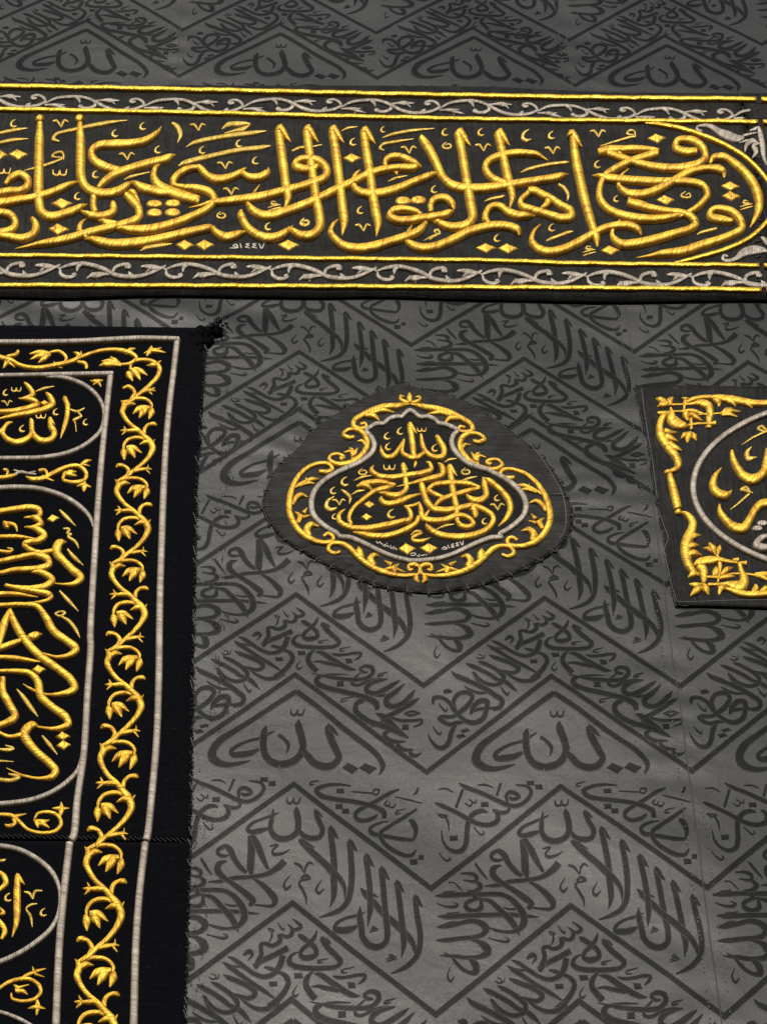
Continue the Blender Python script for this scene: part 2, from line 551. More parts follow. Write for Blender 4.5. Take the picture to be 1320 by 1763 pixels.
WEAVE.append((J2, join(
    "67,183,46 300,345,46 500,497,46 650,600,46 780,690,46 850,765,48 882,830,46 855,898,8",
    "372,480,50 375,510,62 410,600,66 460,690,62 492,755,56 440,820,64 370,832,64 280,803,62 220,742,60 172,690,30",
    "368,462,12 400,505,46 440,540,28 470,567,4",
    "112,430,10 112,480,64 150,580,66 172,680,62 130,768,64 60,810,64 -20,825,66",
    w_mark(95, 365, 1.4),
    "620,995,10 500,985,24 390,1000,32 322,1038,42 360,1082,44 460,1110,40 620,1130,38 760,1155,38 860,1188,40 930,1230,46 935,1280,40",
    "1042,1023,12 960,1060,34 850,1130,36 760,1180,34 690,1230,38 685,1270,36 730,1302,36 820,1290,36 875,1252,18",
    "342,955,6 265,975,16 265,993,14 302,990,6", "630,1045,8 720,1052,12 810,1058,10",
    "815,1060,12 850,1072,14 870,1032,16 822,1030,14 815,1062,10",
    "950,1125,12 925,1155,16 960,1172,16 975,1140,10", "960,1172,12 1000,1185,16 1028,1152,8",
    "1122,1195,6 1040,1220,14 1032,1240,16 1078,1235,8", "1010,1090,8 1120,1115,14 1255,1150,8",
    "1205,1012,18 1197,1050,24 1168,1075,8"), 0))
WEAVE.append((J4, join(
    "1112,183,20 1000,262,36 880,342,36 820,392,36 822,440,36 880,510,40 980,570,40 1060,595,34 1110,588,30 1142,540,14",
    "880,295,8 790,312,24 722,360,34 740,400,40 840,422,36 1000,450,36 1108,457,26",
    "1108,455,20 1122,385,40 1085,300,50 1050,280,16",
    "65,172,10 70,215,56 92,300,58 92,380,56 50,432,50 -40,450,54 -110,420,52 -142,365,46 -142,290,44 -132,195,10",
    "230,200,36 245,240,46 275,305,46 310,372,48 292,432,46 220,446,48 150,425,46 108,375,30",
    "225,190,12 258,222,28 302,262,5",
    "-83,225,8 -140,250,24 -220,280,24 -308,320,28 -342,370,36 -308,392,42 -228,380,46 -160,360,20",
    "375,370,46 405,500,56 435,650,58 450,800,60 462,950,48 440,1042,6",
    "110,455,16 140,475,50 240,570,56 350,660,56 430,740,62 505,805,46 552,885,34 560,975,6", "130,450,14 205,502,26 262,532,4",
    "555,490,48 580,620,54 600,750,56 605,880,54 590,985,52 540,1058,46 460,1100,34 352,1135,6",
    "710,615,48 745,760,52 775,920,54 790,1060,54 783,1208,6",
    alif_head(375, 335), alif_head(552, 450, 0.95), alif_head(708, 578, 1.0), alif_head(852, 690, 1.0),
    "90,660,18 140,680,24 190,748,8", "190,748,10 200,682,22 230,655,18 262,678,6",
    "160,800,20 200,770,30 242,795,20 175,812,16 150,832,20 190,900,26 222,960,24 230,1022,6",
    "60,772,6 20,850,20 45,890,24 85,858,8", "345,808,6 305,890,22 330,925,24 372,888,8"), 0))
WEAVE.append((J3, join(
    w_mark(1252, 118, 1.4),
    "905,422,46 928,560,70 935,700,68 952,762,30", "925,422,40 985,520,62 1035,620,50 1090,712,24",
    "905,742,30 855,705,46 790,630,50 745,550,56 700,517,42 640,545,36 642,582,32 700,600,26 745,588,8",
    "578,828,8 680,820,36 800,790,38 960,778,36 1090,750,44 1180,690,62 1225,640,68",
    "725,643,8 660,668,54 650,720,62 700,780,52 760,820,44 850,880,50 930,940,58 985,992,56 958,1035,34",
    "960,790,16 1040,840,40 1120,910,56 1175,985,60 1160,1032,36 1060,1032,18 975,1020,10",
    "148,910,8 230,905,44 400,900,40 560,900,40 720,903,40 800,940,46 870,1010,56 912,1080,66 922,1150,66 880,1212,46 790,1237,24 700,1222,16 615,1198,8",
    "562,938,16 500,945,28 420,980,42 420,1022,44 490,1046,38 548,1020,48 552,955,26 620,960,40 720,1050,50 800,1130,56 850,1200,50 888,1272,4",
    "168,1090,8 250,1095,46 400,1090,42 600,1085,40 800,1085,36 950,1098,28 1052,1106,4",
    "220,888,30 320,868,5", "250,1075,26 360,1055,5",
    "368,713,8 450,712,28 505,740,40 500,780,30 390,770,8", "500,780,30 545,830,44 490,872,34 425,868,8", "490,870,40 495,940,50",
    "740,1020,8 800,1035,18 880,1030,14",
    "495,623,22 550,700,26 605,767,8", "265,790,14 320,798,10 345,825,14 385,867,6",
    "162,975,8 240,1005,18 320,1008,30 348,990,16 300,968,6",
    "1278,768,6 1238,850,18 1262,886,24 1302,852,10",
    "1080,512,10 1148,503,22 1112,550,20 1122,580,28 1200,575,22 1262,540,6"), 0))
WEAVE.append((J5, join(
    "62,295,8 130,290,46 250,270,46 390,242,44 480,265,60 530,315,70 500,370,50 420,395,44 300,405,40 150,420,44 58,420,8",
    "130,210,20 200,175,26 282,155,5", "130,275,16 190,255,24 250,240,5",
    "560,310,10 620,335,18 720,352,22 800,340,26",
    "380,420,16 460,440,40 525,490,80 545,540,76 480,580,50 360,590,40 230,575,40 92,563,6",
    "130,535,8 200,575,22 250,640,36 310,700,38 380,732,40 435,725,60 428,660,72 380,605,34",
    "550,405,8 640,430,16 720,442,26 752,425,16 705,398,5", "195,678,8 165,760,18 190,812,22 232,770,10",
    # praise band, left limb
    "1240,400,50 1245,470,50 1180,510,36 1100,490,36 1072,505,42 1085,590,46 1060,670,60 1040,725,30",
    "1020,702,40 1100,650,52 1200,600,52 1330,530,60",
    "1290,600,56 1270,690,60 1220,770,50 1130,800,44 1030,770,40 920,700,44 830,640,36 768,613,6",
    "1125,710,20 1200,730,40 1330,785,30",
    "500,880,8 560,910,50 660,960,50 760,1020,50 830,1072,46 895,1095,40",
    "560,915,20 620,935,26 675,940,4",
    "635,855,8 690,880,46 780,930,46 860,990,50 905,1050,50 890,1110,46 800,1140,44 700,1110,40 640,1060,34 590,1000,34 572,983,16",
    "572,985,16 620,1062,36 690,1150,40 765,1225,36",
    "745,785,8 800,812,46 900,850,50 990,890,52 1050,930,58 1060,972,50 1010,1000,44 920,985,36 860,965,20",
    "725,665,8 790,708,46 900,780,44 1020,860,44 1140,930,42 1250,1000,16", "790,695,20 850,708,22 900,718,4",
    "1290,1030,60 1210,1090,54 1110,1102,44 1010,1062,34 930,1005,16",
    "610,810,10 660,830,16 680,800,12 630,775,8", "665,828,12 700,815,14 706,775,8",
    "915,602,20 965,568,50 1000,590,32 965,652,6",
    "1122,343,12 1150,377,12 1185,368,10 1130,345,10", "1165,380,16 1165,430,22 1140,482,6",
    "1208,288,6 1240,335,16 1270,362,18 1280,340,6"), 0))
WEAVE.append((J6, join(
    "747,-37,16 800,20,60 900,115,60 1000,215,62 1110,300,64 1210,390,62 1280,470,54 1320,560,36 1325,612,6", "830,5,14 880,28,24 920,48,4",
    "925,-205,50 955,-70,56 985,100,58 1015,250,60 1040,380,60 1032,470,56 960,515,62 870,490,60 810,420,60 790,330,60 765,230,60 760,132,8",
    "812,185,8 740,215,30 620,250,30 550,300,38 545,345,52 600,357,64 680,350,64 752,318,24",
    "1085,-80,50 1120,60,56 1150,200,58 1180,350,62 1205,480,56 1195,617,6", alif_head(1080, -118, 1.0),
    "1270,60,50 1300,200,56 1340,350,58 1358,480,56 1340,600,56 1270,690,50 1190,740,34 1110,772,6", alif_head(1266, 20, 1.0),
    h_mark(900, 350, 0.9), h_mark(1090, 625, 1.1),
    "135,255,8 190,295,28 222,330,38 180,357,36 130,345,14", "95,305,8 140,350,34 140,402,46 100,426,36 40,405,30",
    "200,402,16 230,420,50 320,480,50 380,540,48 388,592,48 300,622,56 245,600,40 250,550,40 310,490,40 360,420,36 378,358,6",
    "225,565,8 160,600,32 142,660,52 200,700,50 320,717,50 480,717,48 592,700,44 628,658,50 590,610,52 500,530,54 430,440,48 420,425,16",
    "430,425,20 480,460,40 522,487,4",
    "380,745,14 330,800,50 320,870,58 370,950,60 425,1005,58",
    "385,770,8 450,780,46 560,850,56 680,930,60 780,977,44 842,985,6", "370,890,8 430,885,28 520,905,44 640,930,40",
    "560,790,10 620,805,32 720,800,32 810,783,34 872,792,36 860,830,36 808,872,6",
    "870,972,30 930,942,42 1000,960,52 1020,1012,52 970,1080,50 880,1100,46 740,1096,46 600,1080,40 480,1055,18 370,1028,5",
    "872,975,30 920,1012,36 972,1012,16", "500,1050,18 620,1040,22 762,1045,5",
    "890,1020,16 820,1100,30 812,1150,36 870,1170,34 980,1120,34 1090,1100,36 1182,1100,6",
    "512,625,6 415,650,16 418,665,16 462,660,6", "757,705,6 645,740,16 648,757,18 702,760,6",
    "245,873,6 205,950,18 230,980,24 266,952,8", "1168,1020,6 1075,1048,14 1078,1062,14 1122,1055,6",
    "50,750,16 120,790,46 155,850,50 130,930,56 70,1010,60 -10,1080,60"), 0))
WEAVE.append((J2, join(
    # praise band, right limb (traced one repeat higher)
    "290,40,16 235,72,48 242,112,52 320,150,46 450,180,46 600,215,44 700,245,50 770,290,58 785,338,40",
    "957,83,8 900,122,40 800,180,46 740,200,42 680,182,48 672,150,48 710,110,40 845,72,12",
    "1000,113,8 930,182,46 858,242,52 862,290,52 930,310,46 1000,282,50 1060,220,50 1097,168,8",
    "740,215,16 830,215,24 885,198,8",
    "1140,238,8 1090,270,46 1000,330,44 910,380,42 855,402,36",
    "670,250,36 600,292,48 600,352,54 650,400,50 740,447,46 850,480,46 960,522,44 1075,582,6",
    "775,370,8 830,395,50 900,452,62 990,530,54 1080,580,10",
    "900,405,20 1000,430,28 1100,430,26 1182,428,22 1172,460,20 1108,487,6",
    "740,485,8 800,468,24 855,428,24",
    "912,520,18 868,547,42 885,582,42 940,610,40 1062,612,8", "990,615,26 1000,652,36 1050,682,32 1130,682,8", "1105,690,26 1112,722,36 1160,737,30 1205,712,8",
    "1018,370,8 1085,352,22 1162,366,6", "1018,370,8 1080,386,22 1162,366,6",
    "567,230,6 465,255,14 465,272,16 518,260,6", "848,12,6 765,35,14 770,48,16 815,40,6"), -0.931))
WEAVE.append((J1, join(
    "389,-25,8 430,15,38 560,72,40 680,130,44 770,190,46 832,242,46 820,290,42 750,310,34",
    "440,5,20 490,28,24 545,38,4",
    "830,60,36 900,110,40 967,170,4", "500,102,6 560,142,26 640,167,24 705,165,16",
    "228,255,18 235,205,38 290,195,34 360,230,36 410,300,40 470,370,36 530,410,40 600,420,42 670,380,46 695,310,44 700,245,50 640,235,46 580,290,46 558,345,22",
    "560,320,24 640,305,30 770,300,24",
    "430,330,36 408,235,40 450,172,40 530,160,42 572,195,40 540,262,44 470,322,44 420,348,30",
    "450,350,24 380,365,34 300,365,36 278,375,26 310,402,36 380,430,36 450,415,34 492,420,10",
    "430,430,30 390,500,46 370,580,46 330,630,46 270,630,36 220,580,26 185,513,8",
    "280,245,8 310,290,16 345,317,18 357,282,6", "228,448,8 260,495,16 290,517,20 302,488,6",
    "820,118,8 850,165,18 880,190,22 896,163,6"), -0.931))
WDOTS = [
    (J2, 0, [dia(525, 838, 575, 795, 670, 843, 620, 892), dia(675, 840, 720, 797, 832, 840, 772, 892),
             dia(495, 1025, 560, 1022, 570, 1062, 500, 1060), dia(500, 1158, 565, 1158, 570, 1198, 505, 1200),
             dia(562, 1200, 625, 1198, 630, 1242, 565, 1240)]),
    (J1, 0, [dia(645, 1115, 712, 1112, 718, 1150, 648, 1152), dia(1045, 940, 1112, 938, 1115, 975, 1048, 975),
             dia(1118, 975, 1180, 970, 1190, 1010, 1125, 1012)]),
    (J3, 0, [dia(272, 382, 345, 380, 345, 420, 275, 425)]),
    (J4, 0, [dia(1090, 630, 1160, 625, 1165, 670, 1100, 675), dia(1165, 590, 1212, 588, 1215, 625, 1168, 628)]),
    (J5, 0, [dia(1178, 845, 1260, 845, 1266, 885, 1190, 890), dia(265, 1190, 310, 1170, 365, 1203, 320, 1226)]),
    (J6, 0, [dia(195, 765, 280, 765, 292, 810, 210, 815), dia(710, 850, 780, 855, 795, 905, 722, 908)]),
    (J2, -0.931, [dia(410, 95, 470, 95, 475, 138, 412, 138), dia(1010, 465, 1070, 465, 1075, 510, 1015, 510)]),
    (J1, -0.931, [dia(315, 135, 380, 125, 395, 155, 325, 167), dia(428, 530, 490, 515, 518, 540, 450, 557),
                  dia(468, 485, 530, 468, 552, 490, 490, 507)]),
]
UNIT = []                                      # (xz points (n,3 across,2), metres along)
for crop, text, dz in WEAVE:
    for P in parse(text):
        Q = spline(crop(P), 2.6)
        nrm = edges(Q)
        pr = np.array([-1.0, 0.0, 1.0])
        X = wall(Q[:, None, :2] + nrm[:, None] * Q[:, None, 2:3] / 2 * pr[None, :, None] * 1.06)
        X[..., 1] += dz
        s = np.concatenate([[0], np.cumsum(np.linalg.norm(np.diff(X[:, 1], axis=0), axis=1))])
        UNIT.append((X, s))
UDOT = []
for crop, dz, polys in WDOTS:
    for p in polys:
        X = wall(crop(p))
        X[:, 1] += dz
        UDOT.append(X)
def mid_z(*px):
    return [float(wall(np.array(p, float))[1]) for p in px]
ZIG = [mid_z((735, 1326.4), (957, 1167.6)), mid_z((741.7, 1526.5), (964.6, 1355.6)), mid_z((756, 1746), (979.7, 1559))]
XV = 0.067

def weave_into(mb, x0, x1, z0, z1, cols, offs, dx):
    """the woven figure belonging to one loom width, slot 1 of its mesh"""
    k = 0
    for j in offs:
        for i in cols:
            ox = i * PX + dx
            for X, s in UNIT:
                Y = X + np.array([ox, j])
                c = Y[:, 1].mean(0)
                k += 1
                if not (z0 < c[1] < z1):
                    continue
                h = 0.00045 + 0.00001 * (k % 31) + 0.0008 * s
                mb.grid(to3(Y, h[:, None]), np.repeat(np.array([[[0, -1], [0, 0], [0, 1.0]]]), len(Y), 0), 1)
            for X in UDOT:
                Y = X + np.array([ox, j])
                if z0 < Y[:, 1].mean() < z1:
                    mb.add(to3(Y, 0.0008), [tuple(range(len(Y)))], None, 1)
            for q, (zv, zp) in enumerate(ZIG):
                t = np.linspace(0, 1, 97)
                x = XV + ox + t * PX
                z = zv + (zp - zv) * (1 - np.abs(2 * t - 1)) + j
                ok = (z > z0 - 0.02) & (z < z1 + 0.02)
                if ok.sum() < 3:
                    continue
                idx = np.nonzero(ok)[0]
                for run in np.split(idx, np.nonzero(np.diff(idx) > 1)[0] + 1):
                    if len(run) < 2:
                        continue
                    B = np.stack([np.stack([x[run], z[run] + e], -1) for e in (-0.0102, 0, 0.0102)], 1)
                    mb.grid(to3(B, 0.0004), np.repeat(np.array([[[0, -1], [0, 0], [0, 1.0]]]), len(B), 0), 1)

cloth = thing('kiswa_cloth', 'large black silk hanging woven with tone on tone lettering and zigzag bands', 'cloth')
def loom_width(x0, x1, z0, z1, cols, offs, dx):
    mb = MB()
    gx, gz = np.meshgrid(np.linspace(x0, x1, 130), np.linspace(z0, z1, int((z1 - z0) / 0.0075)))
    mb.grid(to3(np.stack([gx, gz], -1), 0.0))
    weave_into(mb, x0, x1, z0, z1, cols, offs, dx)
    return mb.build('fabric_width', [M['silk'], M['figure']], cloth)
W2 = 2 * PX
SEAM = 0.5365
ZB = 9.25
for n in range(-3, 2):
    x0 = SEAM + n * W2
    loom_width(x0, x0 + W2, 5.7, ZB, (2 * n + 1, 2 * n + 2), [OFF[k] for k in (-1, 0, 1, 2)], 0)
UDX = -0.0575
for n in range(-3, 2):
    x0 = SEAM + UDX + n * W2
    loom_width(x0, x0 + W2, ZB, 11.0, (2 * n + 1, 2 * n + 2), [2.757 - 0.918, 2.757, 2.757 + 0.918], UDX)

def strip(mb, a, b, wid, h0, rise, n=60, mi=0, wig=0.0):
    """low padded line between two points of the cloth (x, z in metres)"""
    t = np.linspace(0, 1, n)[:, None]
    P = np.array(a) + (np.array(b) - np.array(a)) * t
    d = np.array(b, float) - np.array(a, float)
    d /= np.linalg.norm(d)
    nr = np.array([-d[1], d[0]])
    P = P + nr * (wig * (np.sin(t * 47) + np.sin(t * 23 + 1)))
    pr = PROFILE
    X = P[:, None] + nr * pr[None, :, None] * wid / 2
    h = h0 + rise * np.power(np.clip(1 - np.abs(pr) ** 2.2, 0, 1), 0.6)
    u = t[:, 0] * np.linalg.norm(np.array(b) - np.array(a))
    mb.grid(to3(X, np.repeat(h[None], n, 0)), np.stack([np.repeat(u[:, None], len(pr), 1), np.repeat(pr[None], n, 0)], -1), mi)

def seam_line(x, z0, z1):
    s = MB()
    strip(s, (x, z0), (x, z1), 0.0022, 0.0004, 0.0008, 90, 1, 0.0006)
    z = z0
    while z < z1:
        l = 0.0045 + RNG.random() * 0.003
        if RNG.random() < 0.62:
            xx = x - 0.0185 + RNG.normal() * 0.0007
            strip(s, (xx, z), (xx, z + l), 0.0013, 0.0022, 0.0011, 4, 2)
        if z < 6.95 and RNG.random() < 0.4:
            strip(s, (x + 0.016 + RNG.normal() * 0.0006, z), (x + 0.016, z + l), 0.0011, 0.0020, 0.0010, 4, 2)
        z += 0.0115
    return s.build('seam', [M['silk'], M['black'], M['fringe']], cloth)
for n in (0,):
    seam_line(SEAM + n * W2, 5.7, 8.77)
for n in (-1, 0):
    seam_line(SEAM + UDX + n * W2, 9.75, 11.0)

# ------------------------------------------------------------------ the embroidered belt
K = 340 / 1320
A, B, CC, D, E = (Crop(x, 140, K) for x in (980, 740, 500, 260, 0))
HB = 0.006                                     # belt cloth stands this far in front of the hanging
def slab(mb, top, bot, x0, x1, h, nx=120, nz=14, mi=0, edge=0.004, wig=0.0):
    """flat cloth strip: top/bot are (z at x = 0, slope); its edges turn back to the hanging"""
    x = np.linspace(x0, x1, nx)
    zt, zb = top[0] + top[1] * x, bot[0] + bot[1] * x
    if wig:
        zb = zb + wig * (np.sin(x * 9.0) + 0.6 * np.sin(x * 23 + 1))
        zt = zt + wig * 0.5 * np.sin(x * 13 + 2)
    rows = [(0.0, -1)] + [(t, 0) for t in np.linspace(0, 1, nz)] + [(1.0, -1)]
    P, H = [], []
    for t, e in rows:
        P.append(np.stack([x, zt + (zb - zt) * t], -1))
        H.append(np.full(nx, h if e == 0 else max(h - edge, 0.0005)))
    P, H = np.stack(P), np.stack(H)
    P = np.concatenate([P[:, :1], P, P[:, -1:]], 1)
    H = np.concatenate([H[:, :1] * 0 + max(h - edge, 0.0005), H, H[:, -1:] * 0 + max(h - edge, 0.0005)], 1)
    mb.grid(to3(P, H), None, mi)

def line_of(p, q):
    a, b = wall(np.array(p, float), HB), wall(np.array(q, float), HB)
    s = (b[1] - a[1]) / (b[0] - a[0])
    return a[1] - s * a[0], s

belt = thing('embroidered_belt', 'wide black band with large gold raised lettering between two pale vine borders, across the top', 'cloth band')
TOPL, BOTL = line_of((0, 140), (1310, 161)), line_of((0, 510.5), (1310, 517.5))
XJ = float(wall(np.array([1304.0, 320.0]))[0])
XL = -1.75
mb = MB()
slab(mb, TOPL, BOTL, XL, XJ, HB, wig=0.0012)
mb.build('band_fabric', M['belt'], belt)

def cord_line(parent, pts, wpx, h, mat='gold_cord', name='cord', ext=None, rise=0.36):
    P = np.array([(x, y, wpx) for x, y in pts], float)
    if ext:
        d = (P[1] - P[0]); d = d / np.linalg.norm(d[:2]); P = np.concatenate([[P[0] - d * ext], P]); P[0, 2] = wpx
    m = MB()
    Q = spline(P, 6.0)
    Q[:, 1] += 0.35 * np.sin(Q[:, 0] * 0.06) + 0.25 * np.sin(Q[:, 0] * 0.151 + 1)
    ribbon(m, Q, h, rise, 0.02, curve=False, wob=0.02)
    return m.build(name, M[mat], parent)
CORDS = [[(0, 149.5), (340, 156), (600, 161.9), (840, 166.3), (980, 168.9), (1301, 172.2)],
         [(0, 188.9), (340, 195.4), (600, 201.8), (840, 206.5), (980, 208.3), (1304, 211)],
         [(0, 440.5), (340, 444), (600, 446.6), (840, 449.4), (980, 454), (1306, 458)],
         [(0, 492), (340, 493.2), (600, 494.3), (840, 496), (1080, 497.5), (1310, 500)]]
for i, c in enumerate(CORDS):
    cord_line(belt, c, 7.9 if i in (0, 3) else 7.4, HB, ext=480)

WK = 1.15
TV, BV = Crop(540, 140, 200 / 1320), Crop(560, 430, 240 / 1320)
TOP_MOTIF = join("300,300,14 420,245,28 560,225,32 700,222,30 800,245,32 900,290,36 1000,340,36 1120,368,34 1230,365,32 1340,345,30 1425,305,30",
    "215,240,20 172,252,38 150,232,30 195,214,26 255,222,28 305,258,32 318,300,26",
    "640,225,20 682,247,44 705,287,6", "862,270,30 878,310,36 830,346,36 750,352,32 700,332,38 742,325,20",
    "860,262,16 960,255,26 1040,260,48 1090,262,16", "1050,258,34 1142,248,10", "1018,228,6 1055,262,32 1107,297,6",
    "310,315,16 400,318,28 490,335,50", "450,322,30 542,306,6", "470,338,44 592,356,6", "462,340,30 477,371,5", "85,338,18 130,318,34 150,290,6")
TOP_END = join("300,300,14 420,245,28 520,230,28", "215,240,20 172,252,38 150,232,30 195,214,26 255,222,28 305,258,32 318,300,26",
    "310,315,16 370,318,28 420,330,44", "390,322,30 445,306,6", "400,338,40 450,356,6", "85,338,18 130,318,34 150,290,6")
BOT_MOTIF = join("475,207,14 560,180,28 680,165,36 800,185,38 920,228,38 1010,276,38 1120,299,38 1230,302,36 1340,272,34 1480,200,22",
    "700,170,20 658,190,40 650,233,6", "492,200,16 500,250,32 550,287,34 612,287,32 642,265,36 608,260,18",
    "480,195,20 420,190,28 370,190,48 300,180,34 250,175,12", "348,157,6 368,190,36", "300,226,6 352,195,36",
    "980,265,20 920,268,28 850,275,52 790,278,34 750,298,6", "790,242,6 830,275,38", "850,313,5 862,280,34",
    "985,252,30 1002,210,32 1060,184,32 1128,186,36 1142,206,32 1100,206,32", "1195,292,16 1155,275,34 1140,240,6")
def shift(v):
    v = np.asarray(v, float)
    return lambda X: X + v
va = wall(np.array([562 + 168.2, 178.6])) - wall(np.array([562.0, 176.0]))
vb = wall(np.array([605.5 + 180.4, 464.6])) - wall(np.array([605.5, 462.0]))
for k in range(-6, 5):
    lay_one(belt, TV, TOP_END if k == 4 else TOP_MOTIF, 'vine_scroll', 'silver', HB, 0.30, 0.006, shift(va * k), 2.5)
for k in range(-6, 4):
    lay_one(belt, BV, BOT_MOTIF, 'vine_scroll', 'silver', HB, 0.30, 0.006, shift(vb * k), 2.5)
lay_one(belt, Crop(560 + 4 * 180.4, 430 + 4 * 2.2, 240 / 1320), join("-20,260,30 60,290,36 180,300,36", "480,195,20 420,190,28 370,190,48 300,180,34 250,175,12",
    "348,157,6 368,190,36", "300,226,6 352,195,36", "180,300,36 300,280,34 400,240,30"), 'vine_scroll', 'silver', HB, 0.30, 0.006)

WK = 1.0
# rounded frame at the right end of the inscription and its corner leaves
lay(belt, A, "500,278,12 600,292,26 740,320,30 900,372,32 1040,432,32 1160,502,32 1250,580,32 1312,655,32 1352,720,32 1368,800,32 1348,890,32 1300,960,32 1200,1050,30 1050,1122,28 900,1167,26 780,1197,22 690,1212,8",
    'oval_frame', 'gold_cord', HB, 0.36, 0.02)
lay_one(belt, A, join("888,332,14 858,330,24 850,305,16 885,297,22 940,305,32 1000,340,48 1060,365,64 1120,385,52 1165,378,24", "1160,365,18 1220,350,16 1262,343,6",
    "1200,330,6 1240,320,24 1262,296,6", "1170,472,4 1180,430,28 1215,402,36 1262,410,8", "1220,512,5 1245,470,36 1228,432,30 1285,412,8",
    "1262,300,14 1275,360,40 1288,430,40 1296,500,30 1316,560,8", "1130,412,6 1180,400,20 1240,398,10"), 'corner_leaf', 'silver', HB, 0.25, 0.006)
lay_one(belt, A, join("1058,1170,14 1030,1165,22 1022,1187,22 1055,1202,26 1110,1187,32 1160,1150,60 1220,1130,64 1290,1132,44 1325,1140,10",
    "1275,1038,6 1300,1060,34 1322,1092,20"), 'corner_leaf', 'silver', HB, 0.25, 0.006)

